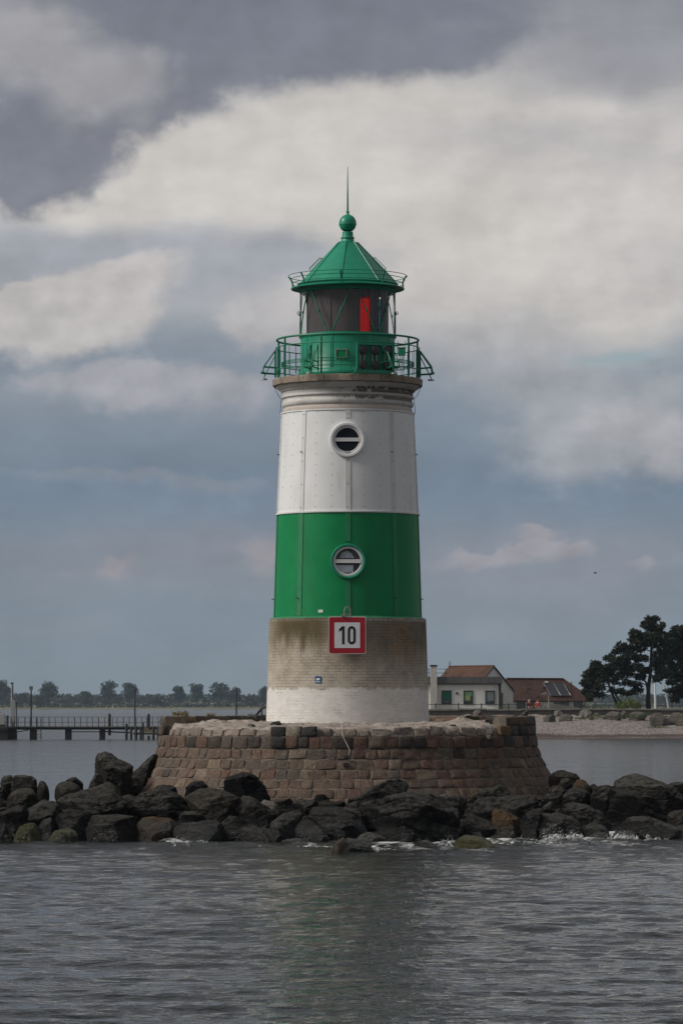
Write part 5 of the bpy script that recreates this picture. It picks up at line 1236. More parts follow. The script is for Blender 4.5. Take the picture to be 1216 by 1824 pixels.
# ================================================================== LAND ON THE RIGHT
YH=400.0; SH=F/YH
def hx(u,Y=YH): return (u-608)/F*Y
def hz(v,Y=YH): return H+(1256-v)/F*Y
def shore_y(x): return 353+ .03*(x-25)+1.6*math.sin(x*.21)+.8*math.sin(x*.63+1)+max(0,(8-x))**2*.25
def beach_mat():
    m,t=material('pebble_beach')
    ge=t.n('ShaderNodeNewGeometry').outputs['Position']; s=t.n('ShaderNodeSeparateXYZ',Vector=ge); z=s.outputs[2]
    n1=t.noise(ge,.25,6,.65); n2=t.noise(t.scale(ge,(1.0,.3,1)),3.2,8,.8); n3=t.noise(t.scale(ge,(1,.3,1)),7,5,.75)
    c=t.mix(t.ss(n2,.4,.6),(.17,.135,.12),(.42,.365,.335))
    c=t.mix(t.ss(n3,.56,.66),c,(.56,.52,.49)); c=t.mix(t.math('MULTIPLY',t.ss(n3,.45,.34),.8),c,(.07,.06,.052))
    weed=t.math('MULTIPLY',t.ss(t.math('MULTIPLY_ADD',n1,.5,z),.30,.50),t.ss(t.math('MULTIPLY_ADD',n1,.5,z),.75,.62))
    c=t.mix(t.math('MULTIPLY',weed,.85),c,(.055,.03,.024))
    c=t.mix(t.ss(z,.22,.02),c,(.085,.05,.042))
    sand=t.math('MULTIPLY',t.ss(t.math('MULTIPLY_ADD',n2,.6,z),2.15,2.55),.6); c=t.mix(sand,c,(.32,.255,.20))
    gr=t.ss(s.outputs[1],392,396); c=t.mix(gr,c,t.mix(t.ss(n2,.4,.6),(.13,.115,.07),(.09,.10,.04)))
    t.set(t.b.inputs['Base Color'],c); t.b.inputs['Roughness'].default_value=.9; bump(t,t.math('ADD',n3,n2),1,.25); return m
mb=MB(); vs=[];fs=[]
xs_=list(np.arange(-6,60,.45))+list(np.arange(60,300,6)); ds=list(np.arange(-6,46,.5))+[50,60,90,140,220,400,560]
for j,d in enumerate(ds):
    for x in xs_:
        y=shore_y(x)+d
        if d<0: z=d*.10
        elif d<30: z=1.95*(1-(1-d/30)**1.6)
        else: z=1.95+.05*min(1,(d-30)/20)
        z*=max(0,min(1,(x+5.5)/6.0)) if d>0 else 1
        if 0<d<40: z+=mnoise.fractal(Vector((x*.5,y*.3,1)),1,2,5)*.10*min(1,d/6)+ (.45*max(0,mnoise.fractal(Vector((x*.33,y*.2,9)),1,2,5)+.25) if 24<d<36 else 0)
        vs.append((x,y,z-.1*(x<-4)))
n=len(xs_)
for j in range(len(ds)-1):
    for i in range(n-1): q=j*n+i; fs.append((q,q+1,q+n+1,q+n))
mb.add(vs,fs,True); o=mb.build('beach',beach_mat(),base=(30,380,0)); tag(o,'grey-pink pebble beach with a dark weed line at the water','beach',kind='structure')
# the low promenade wall
m_conc=simple('old_concrete',(.20,.185,.165),.85,.2,1.2,bmp=.4,dirt=(.10,.09,.075),dscale=.8)
m_conc_dark=simple('dark_concrete',(.075,.068,.06),.85,.25,1.2,bmp=.4)
YW=386.0
W=thing('sea_wall',(hx(1000,YW),YW,1.8),'low dark concrete sea wall running along the top of the beach','wall')
mb=MB(); g=random.Random(5); x=hx(640,YW)
while x<60:
    w=g.uniform(4,7); mb.span(x,x+w-.03,YW,YW+.6,1.5,hz(1264.5,YW)+g.uniform(-.03,.03)); x+=w
mb.build('wall_face',m_conc_dark,W)
mb=MB(); x=hx(640,YW)
while x<60:
    w=g.uniform(3,6); zt0=hz(1262.6,YW)+g.uniform(-.04,.05); mb.span(x,x+w-.04,YW-.12,YW+.7,zt0-.16,zt0); x+=w
mb.build('wall_coping',m_conc,W)
# ---------------------------------------------------------------- white house
m_wall=simple('white_render',(.78,.765,.735),.8,.05,.8,bmp=.1,dirt=(.47,.45,.42),dscale=.5)
m_chim=simple('whitewashed_chimney',(.52,.49,.45),.8,.12,3,bmp=.3)
def tile_mat(name,c1,c2,ax):
    m,t=material(name); co=t.n('ShaderNodeTexCoord').outputs['Object']
    n1=t.noise(co,.7,6,.65); n2=t.noise(co,5,5,.7)
    u=t.vm('DOT_PRODUCT',co,ax); z=t.n('ShaderNodeSeparateXYZ',Vector=co).outputs[2]
    row=t.math('FRACT',t.math('MULTIPLY',z,4.2)); col=t.math('FRACT',t.math('MULTIPLY',u,4.4))
    idr=t.n('ShaderNodeTexWhiteNoise',_noise_dimensions='3D',Vector=t.n('ShaderNodeCombineXYZ',X=t.math('FLOOR',t.math('MULTIPLY',z,4.2)),Y=t.math('FLOOR',t.math('MULTIPLY',u,4.4)))).outputs[0]
    c=t.mix(idr,c1,c2); c=t.mix(t.ss(n1,.5,.7),c,tuple(x*.45 for x in c1)); c=t.mix(t.math('MULTIPLY',t.ss(n2,.6,.75),.4),c,(.16,.13,.07))
    c=t.mix(t.math('MULTIPLY',t.ss(row,.22,.05),.7),c,(.025,.013,.01))
    t.set(t.b.inputs['Base Color'],c); t.b.inputs['Roughness'].default_value=.75
    bump(t,t.math('ADD',t.math('MULTIPLY',row,-1.0),t.math('SINE',t.math('MULTIPLY',col,6.283))),.8,.05); return m
m_fascia=simple('grey_metal_fascia',(.115,.112,.108),.55,.1,1.2,dirt=(.08,.075,.07),dscale=.7)
m_frame=simple('dark_window_frame',(.035,.035,.038),.5)
m_winglass=simple('window_glass',(.04,.055,.05),.08,.2,.6,spec=.8)
m_blindg=simple('green_roller_blind',(.015,.17,.09),.7,.05)
m_lime=simple('lime_green_interior',(.30,.42,.16),.7,.25,1.5)
m_wgrey=simple('grey_door_paint',(.12,.13,.14),.5,.1)
WH=thing('white_house',(hx(830),YH,2.0),'white house with a flat-roofed front and a gabled red-brown tile roof','house')
zg=2.0
a=R(33); nrm=Vector((math.sin(a),-math.cos(a),0)); exd=Vector((math.cos(a),math.sin(a),0))
mb=MB()
x0,x1=hx(735),hx(891); zr=hz(1217)
mb.span(x0,x1,YH,YH+4.5,zg,zr); mb.build('front_wall',m_wall,WH)
mb=MB(); nn=8
for i in range(nn+5):
    xa=hx(735)-.3+ (hx(894)-hx(735)+.3)*i/(nn+5); xb=hx(735)-.3+(hx(894)-hx(735)+.3)*(i+1)/(nn+5)
    mb.span(xa+.015,xb-.015,YH-.38,YH-.28,hz(1217.4),hz(1205.4))
mb.span(hx(894)-.10,hx(894)+.0,YH-.27,YH+4.4,hz(1217.4),hz(1205.4)); mb.span(hx(735)-.3,hx(894)-.12,YH-.27,YH+4.4,hz(1217.0),hz(1206.2))
mb.build('roof_fascia',m_fascia,WH)
mb=MB(); mb.span(hx(735)-.2,hx(893),YH-.30,YH-.002,hz(1219),hz(1217.6)); mb.tube([(hx(888.5),YH-.08,hz(1219)),(hx(888.5),YH-.08,2.2)],.07,8); mb.tube([(hx(891),YH-.08,hz(1219)),(hx(891),YH-.08,2.2)],.05,8); mb.build('gutter_pipe',m_frame,WH)
def window(par,c,w,h,M,kind,frame=m_frame):
    b=MB(); f=.09
    for sx_ in (-1,1): b.box(c+M@Vector((sx_*(w/2-f/2),.04,0)),(f,.10,h),M=M)
    for sz in (-1,1): b.box(c+M@Vector((0,.041,sz*(h/2-f/2))),(w-2*f,.10,f),M=M)
    fr=b.build('window',frame,par)
    b=MB(); b.box(c+M@Vector((0,.012,0)),(w-.12,.02,h-.12),M=M); b.build('pane',m_winglass,fr)
    if kind=='blind':
        b=MB(); P_=[(-w/2+.1,h/2-.1),(w/2-.1,h/2-.1),(w/2-.1,-h/2+.38),(w*.1,-h/2+.55),(-w/2+.1,-h/2+.65)]
        b.add([c+M@Vector((x,.028,z)) for x,z in P_],[(0,1,2,3,4)]); b.build('roller_blind',m_blindg,fr)
        b=MB(); b.box(c+M@Vector((.05,.027,-h/2+.3)),(w*.55,.004,.28),M=M); b.build('inner_sill',m_wgrey,fr)
    if kind=='half':
        b=MB(); b.box(c+M@Vector((0,.028,h/2-.33)),(w-.2,.006,.45),M=M); b.build('roller_blind',simple('pale_green_blind',(.16,.34,.17),.7),fr)
        b=MB(); b.box(c+M@Vector((-.12,.026,-.05)),(w*.6,.004,h*.40),M=M); b.build('bright_interior',m_lime,fr)
        b=MB(); b.box(c+M@Vector((.22,.030,-h/2+.28)),(.18,.01,.36),M=M); b.box(c+M@Vector((-.15,.030,-h/2+.18)),(.3,.01,.16),M=M); b.build('sill_ornament',m_frame,fr)
    if kind=='sky':  # grey sheet over the pane, coloured as reflected sky
        b=MB(); b.box(c+M@Vector((0,.027,.1)),(w-.22,.004,h-.45),M=M); b.build('sky_reflection',simple('grey_sky_reflection',(.20,.23,.24),.6),fr)
        b=MB(); b.box(c+M@Vector((.18,.031,-h/2+.30)),(.26,.01,.22),M=M); b.build('sill_ornament',m_frame,fr)
MI=Matrix(((1,0,0),(0,-1,0),(0,0,1)))
for u0,u1,k in ((786,803.5,'blind'),(825,842,'half'),(863.5,880.5,'sky')):
    window(WH,Vector((hx((u0+u1)/2),YH,(hz(1230)+hz(1254.5))/2)),hx(u1)-hx(u0),hz(1230)-hz(1254.5),MI,k)
mb=MB(); p=Vector((hx(813.5),YH,hz(1235)))
mb.tube([p,p+Vector((0,-.12,0)),p+Vector((0,-.17,0))],[.13,.13,.09],14); mb.build('wall_lamp',m_frame,WH)
mb=MB(); mb.span(hx(766),hx(777.5),YH-.75,YH-.0025,zg,hz(1187)); ch=mb.build('chimney',m_chim,WH)
mb=MB(); mb.span(hx(765.3),hx(778.2),YH-.80,YH+.05,hz(1187),hz(1184.4)); mb.build('chimney_cap',m_frame,ch)
mb=MB()
for v in (1191.5,1198.5): mb.tube([(hx(740),YH+1.2,hz(v)),(hx(800),YH+1.2,hz(v))],.03,6)
for u in (746,764,794): mb.tube([(hx(u),YH+1.2,hz(1206)),(hx(u),YH+1.2,hz(1191))],.03,6)
mb.build('roof_railing',m_darksteel,WH)
# gabled wing, turned so that its gable looks to the right front
ap=Vector((hx(880.5),YH+3.2,hz(1188,YH+3.2))); hw=2.62; hh=2.62; L=8.4
def gp(s,d,z): return ap+exd*s-nrm*d+Vector((0,0,z-ap.z))
zeav=ap.z-hh
mb=MB(); mb.add([gp(-hw,0,zg),gp(hw,0,zg),gp(hw,0,zeav),gp(0,0,ap.z-.05),gp(-hw,0,zeav),gp(-hw,L,zg),gp(hw,L,zg),gp(hw,L,zeav),gp(0,L,ap.z-.05),gp(-hw,L,zeav)],[(0,1,2,3,4),(5,9,8,7,6),(1,6,7,2),(0,4,9,5)])
mb.build('gable_wall',m_wall,WH)
mt1=tile_mat('red_brown_tiles',(.085,.034,.019),(.14,.058,.030),tuple(nrm))
mb=MB()
for s in (-1,1):
    o_=hw+.12; zz=ap.z-(hw+.12)
    mb.add([gp(0,-.10,ap.z+.02),gp(0,L+.1,ap.z+.02),gp(s*o_,L+.1,zz+.02),gp(s*o_,-.10,zz+.02),gp(0,-.10,ap.z+.14),gp(0,L+.1,ap.z+.14),gp(s*o_,L+.1,zz+.14),gp(s*o_,-.10,zz+.14)],[(0,1,2,3),(4,7,6,5),(0,3,7,4),(1,5,6,2),(2,6,7,3),(0,4,5,1)])
rf=mb.build('gable_roof',mt1,WH)
mb=MB(); mb.tube([gp(0,-.12,ap.z+.13),gp(0,L+.12,ap.z+.13)],.09,8); mb.build('ridge_tile',mt1,rf)
mb=MB()
for s in (-1,1): mb.tube([gp(0,-.13,ap.z+.06),gp(s*(hw+.12),-.13,ap.z-hw-.06)],.075,6)
mb.build('verge_board',m_frame,rf)
Mg=Matrix((exd,nrm,(0,0,1))).transposed()
b=MB(); c=gp(.65,0,hz(1252,YH+3.5)); b.box(c+nrm*.02,(1.15,.08,2.2),M=Mg); dr=b.build('door',m_wgrey,WH)
b=MB(); b.box(c+nrm*.07+exd*.28+Vector((0,0,.3)),(.4,.02,1.2),M=Mg); b.box(c+nrm*.07-exd*.28+Vector((0,0,.3)),(.4,.02,1.2),M=Mg); b.build('door_glass',m_winglass,dr)
mb=MB(); mb.tube([(hx(803),YH+5,hz(1190)),(hx(803),YH+5,hz(1176))],.03,6); mb.tube([(hx(799.5),YH+5,hz(1180)),(hx(806.5),YH+5,hz(1180))],.02,6); mb.tube([(hx(800.5),YH+5,hz(1183)),(hx(805.5),YH+5,hz(1183))],.02,6); mb.build('roof_aerial',m_darksteel,WH)
# ---------------------------------------------------------------- hipped house
YB=414.0
HH=thing('hipped_house',(hx(980,YB),YB,2.0),'low white house with a hipped dark brown tile roof and two solar panels','house')
re=Vector((hx(1002,YB+2),YB+2.3,hz(1209.5,YB+2))); hp=2.36; Lr=7.8
def bp(s,d,z): return re+exd*s+nrm*d+Vector((0,0,z-re.z))
ze2=hz(1248,YB)
mt2=tile_mat('dark_brown_tiles',(.075,.032,.021),(.13,.055,.033),tuple(exd))
mb=MB(); e=hp+.14; 
mb.add([bp(0,0,re.z),bp(-Lr,0,re.z),bp(e,e,ze2),bp(e,-e,ze2),bp(-Lr-e,e,ze2),bp(-Lr-e,-e,ze2),bp(e,e,ze2-.12),bp(e,-e,ze2-.12),bp(-Lr-e,e,ze2-.12),bp(-Lr-e,-e,ze2-.12)],[(0,1,4,2),(0,2,3),(1,0,3,5),(1,5,4),(2,4,8,6),(3,2,6,7),(5,3,7,9),(4,5,9,8),(6,8,9,7)])
rf=mb.build('hipped_roof',mt2,HH)
mb=MB(); mb.tube([bp(.05,0,re.z+.03),bp(-Lr,0,re.z+.03)],.09,8); mb.tube([bp(0,0,re.z+.03),bp(e,e,ze2+.03)],.08,8); mb.build('ridge_tile',mt2,rf)
mb=MB(); mb.add([bp(hp,hp,zg),bp(-Lr-hp,hp,zg),bp(-Lr-hp,-hp,zg),bp(hp,-hp,zg),bp(hp,hp,ze2-.05),bp(-Lr-hp,hp,ze2-.05),bp(-Lr-hp,-hp,ze2-.05),bp(hp,-hp,ze2-.05)],[(0,1,5,4),(1,2,6,5),(2,3,7,6),(3,0,4,7)]); mb.build('house_wall',m_wall,HH)
m_solar=simple('solar_glass',(.022,.025,.034),.12,.1,1.5,spec=.8)
sl=(re.z-ze2)/e
def roofp(s,f): d=e*f; return bp(s,d,re.z-sl*d)
un=(nrm*(re.z-ze2)/e+Vector((0,0,1))).normalized()
for k,(s0,s1) in enumerate(((-3.2,-1.84),(-1.80,-.44))):
    b=MB(); q=[roofp(s0,.24),roofp(s1,.24),roofp(s1,.80),roofp(s0,.80)]; lo=[p+un*.05 for p in q]; hi=[p+un*.12 for p in q]
    b.add(lo+hi,[(0,3,2,1),(4,5,6,7),(0,1,5,4),(1,2,6,5),(2,3,7,6),(3,0,4,7)]); so_=b.build('solar_panel',m_solar,HH)
    b=MB(); hj=[p+un*.13 for p in q]; b.tube(hj,.03,4,closed=True); b.build('panel_rim',m_steel,so_)
b=MB(); b.box(roofp(-2.75,.2)+un*.2,(.35,.3,.2)); b.box(roofp(-2.5,.17)+un*.16,(.15,.2,.12)); b.build('roof_outlet',m_white_plastic,HH)
for s,f in ((-5.6,.42),(-3.4,.38),(-5.0,.8)):
    b=MB(); b.box(roofp(s,f)+un*.05,(.3,.3,.12)); b.build('tile_vent',simple('vent_grey',(.14,.11,.09),.7),HH)
for uu_,w,k in ((924,.95,''),(950,.8,''),(993,.9,''),(1029,1.0,'')):
    d=Vector(((hx(uu_,YB)),0,0)); s=(hx(uu_,YB)-(re+nrm*hp).x)/exd.x
    window(HH,bp(s,hp,hz(1257,YB)),w/exd.x,1.05,Mg,k,m_wgrey)
b=MB(); s=(hx(1006,YB)-(re+nrm*hp).x)/exd.x; b.box(bp(s,hp+.05,hz(1257,YB)),(1.0,.06,1.0),M=Mg); b.build('shutter',m_wgrey,HH)
mb=MB(); c=Vector((hx(1025),YH+8,0)); mb.tube([c+Vector((0,0,2)),c+Vector((0,0,hz(1213)))],.03,6); mb.tube([c+Vector((-.2,0,hz(1215.5))),c+Vector((.2,0,hz(1215.5)))],.025,6); mb.tube([c+Vector((-.15,0,hz(1219))),c+Vector((.15,0,hz(1219)))],.025,6); o=mb.build('aerial_mast',m_darksteel); tag(o,'thin aerial mast with crossbars behind the hipped roof','aerial')
# railing along the promenade before the houses
yr=388.0
RL=thing('promenade_railing',(hx(840,yr),yr,2.0),'dark post and rail fence on the promenade before the white house','fence')
mb=MB(); mb.box(((hx(740,yr)+hx(945,yr))/2,yr,hz(1254.7,yr)),(hx(945,yr)-hx(740,yr),.07,.07)); mb.build('rail',m_darksteel,RL)
for u in (752,775.5,816,857,905,938):
    mb=MB(); mb.box((hx(u,yr),yr,(1.9+hz(1252.6,yr))/2),(.12,.12,hz(1252.6,yr)-1.9)); mb.build('post',m_darksteel,RL)
# leaning lamp arm / boat davit shape by the people
mb=MB(); q=lambda u,v,Y=389: Vector(P(u,v,Y))
mb.tube([q(977,1290),q(976.5,1246),q(976,1237),q(972,1234),q(966,1235.5)],[.07,.07,.06,.055,.05],8); mb.box(q(968,1235.5)+Vector((0,0,-.02)),(.5,.2,.16)); mb.build('x',m_steel)
o=bpy.data.objects['x']; o.name='street_lamp'; o.data.name='street_lamp'; tag(o,'short grey lamp with an arm to the left before the hipped house','street lamp')
mb=MB(); mb.prism([(0,0),(.0,.55),(1.2,.45),(3.6,.05),(3.6,-.1)],.5,Matrix.Translation((hx(978,387.6),387.4,hz(1263,387.6)))); o=mb.build('ramp_wall',m_conc); tag(o,'sloping grey wing of concrete right of the two people','wall')
# people
def person(u,vtop,Y,shirt,hair,label,face):
    x,_,zt_=P(u,vtop,Y); z0=2.0; hgt=zt_-z0; s=hgt/1.72
    root=thing('person',(x,Y,z0),label,'person','people on the promenade')
    def skin(name,nodes,edges,mat,sub=2):
        me=bpy.data.meshes.new(name); me.from_pydata([(p[0]*s*face if False else p[0]*s,p[1]*s,p[2]*s) for p,_ in nodes],edges,[]); me.materials.append(mat)
        o=bpy.data.objects.new(name,me); COL.objects.link(o); o.parent=root
        sk=o.modifiers.new('Skin','SKIN'); sk.use_smooth_shade=True
        for i,(_,r) in enumerate(nodes):
            me.skin_vertices[0].data[i].radius=(r*s,r*s)
        me.skin_vertices[0].data[0].use_root=True
        ss=o.modifiers.new('Sub','SUBSURF'); ss.levels=sub; ss.render_levels=sub
        return o
    f=face
    N_=[((0,0,.92),.13),((0,0,1.15),.125),((0,0,1.36),.12),((0,0,1.47),.055),((.02*f,0,1.56),.085),((.02*f,0,1.66),.088)]
    E=[(0,1),(1,2),(2,3),(3,4),(4,5)]
    for sd in (-1,1):
        b=len(N_); N_+=[((0,.20*sd,1.38),.062),((.02*f,.26*sd,1.12),.046),((.20*f,.20*sd,.98),.038),((.27*f,.17*sd,.97),.032)]; E+=[(2,b),(b,b+1),(b+1,b+2),(b+2,b+3)]
        for k in range(4): N_.append(((.36*f,(.17+.018*(k-1.5))*sd,.955-.004*k),.009)); E.append((b+3,len(N_)-1))
        N_.append(((.30*f,.12*sd,.99),.010)); E.append((b+3,len(N_)-1))
        b=len(N_); N_+=[((0,.10*sd,.82),.088),((.03*f,.11*sd,.48),.06),((0,.11*sd,.09),.042),((.14*f,.12*sd,.035),.035)]; E+=[(0,b),(b,b+1),(b+1,b+2),(b+2,b+3)]
    N_.append(((.125*f,0,1.595),.016)); E.append((4,len(N_)-1))
    root.rotation_euler=(0,0,R(-62 if f>0 else 70))
    skin('body',N_,E,M_SKIN)
    T_=[((0,0,.88),.155),((0,0,1.15),.150),((0,0,1.38),.14)]; ET=[(0,1),(1,2)]
    for sd in (-1,1): b=len(T_); T_+=[((0,.215*sd,1.38),.078),((.02*f,.275*sd,1.14),.062),((.14*f,.235*sd,1.03),.054)]; ET+=[(2,b),(b,b+1),(b+1,b+2)]
    skin('jacket',T_,ET,shirt)
    skin('trousers',[((0,0,.92),.14),((0,.10,.80),.10),((.03*f,.11,.48),.075),((0,.11,.12),.06),((0,-.10,.80),.10),((.03*f,-.11,.48),.075),((0,-.11,.12),.06)],[(0,1),(1,2),(2,3),(0,4),(4,5),(5,6)],M_TROUS)
    skin('hair',[((-.02*f,0,1.62),.088),((.0*f,0,1.675),.088),((-.05*f,0,1.57),.07)],[(0,1),(0,2)],hair)
M_SKIN=simple('skin',(.42,.24,.17),.6,.05); M_TROUS=simple('dark_trousers',(.03,.032,.045),.8)
person(942,1246,391,simple('red_jacket',(.24,.03,.04),.8,.1),simple('pale_hair',(.42,.38,.34),.8),'person with pale hair in a red jacket behind the sea wall',1)
person(957,1245.5,390.5,simple('orange_red_jacket',(.28,.045,.03),.8,.1),simple('dark_hair',(.02,.015,.012),.8),'dark-haired person in an orange-red jacket behind the sea wall',-1)
# boulders and green tufts along the top of the beach
for i,(mk,poly,lab) in enumerate([
 ('p',[(1029,1273),(1033,1265),(1042,1262),(1052,1265),(1055,1273),(1046,1277)],'big pale round boulder at the top of the beach'),
 ('h',[(1028,1268),(1031,1263),(1037,1263),(1037,1270)],'small grey stone left of the big pale round boulder'),
 ('p',[(1029,1277),(1033,1272),(1039,1273),(1038,1279)],'small white stone, first of the three under the pale boulder'),
 ('p',[(1038,1279),(1042,1273),(1048,1273),(1045,1279)],'tilted white stone, second of the three under the pale boulder'),
 ('p',[(1046,1280),(1049,1275),(1056,1276),(1057,1280)],'flat white stone, third of the three under the pale boulder'),
 ('h',[(1068,1280),(1076,1272),(1086,1265),(1103,1266),(1105,1277),(1090,1280)],'long sloping grey slab on the beach below the leaning pine'),
 ('h',[(1102,1276),(1103,1267),(1110,1265),(1116,1269),(1114,1277)],'round brown-grey boulder right of the sloping slab'),
 ('h',[(1116,1278),(1124,1268),(1140,1267),(1152,1271),(1142,1279)],'grey stone among green tufts below the tall pine'),
 ('h',[(1057,1277),(1059,1268),(1064,1270),(1066,1278)],'upright dark stone beside the green tuft'),
 ('h',[(966,1279),(974,1272),(986,1270),(990,1278),(978,1282)],'pink-brown stone on the beach nearest the plinth'),
 ('h',[(992,1280),(998,1273),(1012,1272),(1020,1277),(1014,1282)],'low pink-brown stone left of the three white stones'),
 ('p',[(984,1272),(988,1266),(996,1265),(1002,1270),(994,1275)],'small pale stone between the two pink-brown stones'),
 ('h',[(1152,1282),(1164,1270),(1176,1268),(1186,1276),(1180,1285)],'sandy brown rock below the white pole'),
 ('h',[(1186,1280),(1194,1270),(1208,1269),(1220,1274),(1218,1284)],'grey rock at the right picture edge of the beach'),
 ('p',[(1178,1282),(1184,1277),(1192,1279),(1188,1285)],'small pale stone between the sandy and the grey beach rocks'),
 ('h',[(1200,1286),(1206,1281),(1222,1282),(1222,1288)],'dark stone low on the beach at the right edge')]):
    vb=max(p[1] for p in poly); Y=379-(vb-1276)*1.2
    make_rock('boulder',poly,Y,max(.45,.8*(max(p[0] for p in poly)-min(p[0] for p in poly))/17*.7),mk,lab,700+i*3,lvl=3,rough=.06,dig=.5,group='stones along the top of the beach')
def tuft(u,v,Y,w,h,n,col,label,seed,name='beach_plant',group='green plants on the beach'):
    g=random.Random(seed); c=Vector(P(u,v,Y)); mb=MB()
    for k in range(n):
        th=g.uniform(0,6.28); rr_=g.random()**.5; p=c+Vector((math.cos(th)*rr_*w,math.sin(th)*rr_*w*.6,h*g.random()*(1-rr_*.6)))
        d=Vector((g.gauss(0,1),g.gauss(0,1),g.gauss(.5,.7))).normalized(); l=g.uniform(.10,.22)*max(.6,h); e=d.cross(Vector((g.gauss(0,1),g.gauss(0,1),g.gauss(0,1)))).normalized()*l*.35
        mb.add([p-e*.4,p+d*l*.5-e,p+d*l,p+d*l*.5+e],[(0,1,2,3)])
    o=mb.build(name,simple('plant_leaf',col,.7,.35,3),base=c); return tag(o,label,'plant',group)
for i,(u,v,w,h,n,lab) in enumerate([(1062,1279,.75,.6,260,'round dark green tuft right of the white stones'),(1044,1281,1.3,.25,220,'low flat green patch under the white stones'),(1126,1280,1.6,.65,500,'widest green tuft on the beach below the tall pine'),(1148,1274,1.0,.6,300,'green tuft right of the widest one under the tall pine'),(1172,1279,.9,.4,200,'sparse green tuft on the sandy brown rock'),(1184,1280,.6,.4,150,'small green tuft left of the grey edge rock'),(1170,1297,1.3,.2,200,'thin green patch low on the pebbles at the right'),(1106,1279,.5,.4,120,'little green tuft under the round brown-grey boulder'),(1212,1273,.6,.35,120,'small tuft at the right picture edge above the beach')]):
    tuft(u,v,378-(v-1276)*1.3,w,h,n,(.045,.075,.018),lab,40+i)
for i,(u,v,w,h,n,col,lab) in enumerate([(1118,1262,1.45,1.25,700,(.10,.135,.025),'bright yellow-green bush between the leaning pine and the tall pine'),(1040,1262,.6,.75,200,(.03,.045,.02),'small dark shrub before the right end of the hipped house'),(1062,1262,.9,.5,180,(.05,.08,.02),'low green plant right of the hipped house'),(900,1262,1.2,.35,160,(.05,.075,.02),'flat green weeds under the gable of the white house'),(965,1262,.5,.5,90,(.05,.085,.02),'green weed beside the two people')]):
    tuft(u,v,391,w,h,n,col,lab,60+i,'shrub','shrubs on the promenade')
# ---------------------------------------------------------------- pines
m_bark=simple('pine_bark',(.030,.022,.018),.85,.25,4,bmp=.5)
def needle_mat():
    m,t=material('pine_needles'); oi=t.n('ShaderNodeVertexColor',_layer_name='Col').outputs[0]
    t.set(t.b.inputs['Base Color'],oi); t.b.inputs['Roughness'].default_value=.65; t.b.inputs['Specular IOR Level'].default_value=.25; return m
m_needle=needle_mat()
def pine(name_label,Y,trunk,limbs,pads,seed,dens=1.7):
    g=random.Random(seed); base=Vector(P(trunk[0][0],trunk[0][1],Y)); root=thing('pine_tree',tuple(base),name_label,'tree','pines by the beach')
    mb=MB(); k=Y/F
    mb.tube([Vector(P(u,v,Y+d)) for u,v,r,d in trunk],[r*k*1.1 for u,v,r,d in trunk],8); mb.build('trunk',m_bark,root)
    mb=MB()
    for lb in limbs: mb.tube([Vector(P(u,v,Y+d)) for u,v,r,d in lb],[r*k for u,v,r,d in lb],6)
    mb.build('limb',m_bark,root)
    mb=MB()
    for (u,v,ru,rv,n) in pads:
        c=Vector(P(u,v,Y)); a_,b_=ru*k*1.10,rv*k*1.14; dep=min(2.2,max(.8,a_*.9)); dy=g.uniform(-1.2,1.2)
        for q in range(int(n*dens)):
            while True:
                x,y,z=g.uniform(-1,1),g.uniform(-1,1),g.uniform(-1,1)
                if x*x+y*y+z*z<1: break
            p=c+Vector((x*a_,y*dep+dy,z*b_+.25*b_*(1-x*x)))
            ln=g.uniform(.24,.42); tone=g.uniform(.6,1.35); warm=g.random()<.22
            col=(.022*tone,.030*tone,.013*tone) if not warm else (.042*tone,.046*tone,.016*tone)
            for m_ in range(9):
                d=Vector((g.gauss(0,1),g.gauss(0,1),g.gauss(.55,.8))).normalized(); e=d.cross(Vector((g.gauss(0,1),g.gauss(0,1),g.gauss(0,1)))).normalized()*ln*.17
                mb.add([p-e*.5,p+e*.5,p+d*ln*.7+e,p+d*ln,p+d*ln*.7-e],[(0,1,2,3,4)])
            add_col_fix(mb,col)
    mb.build('crown',m_needle,root)
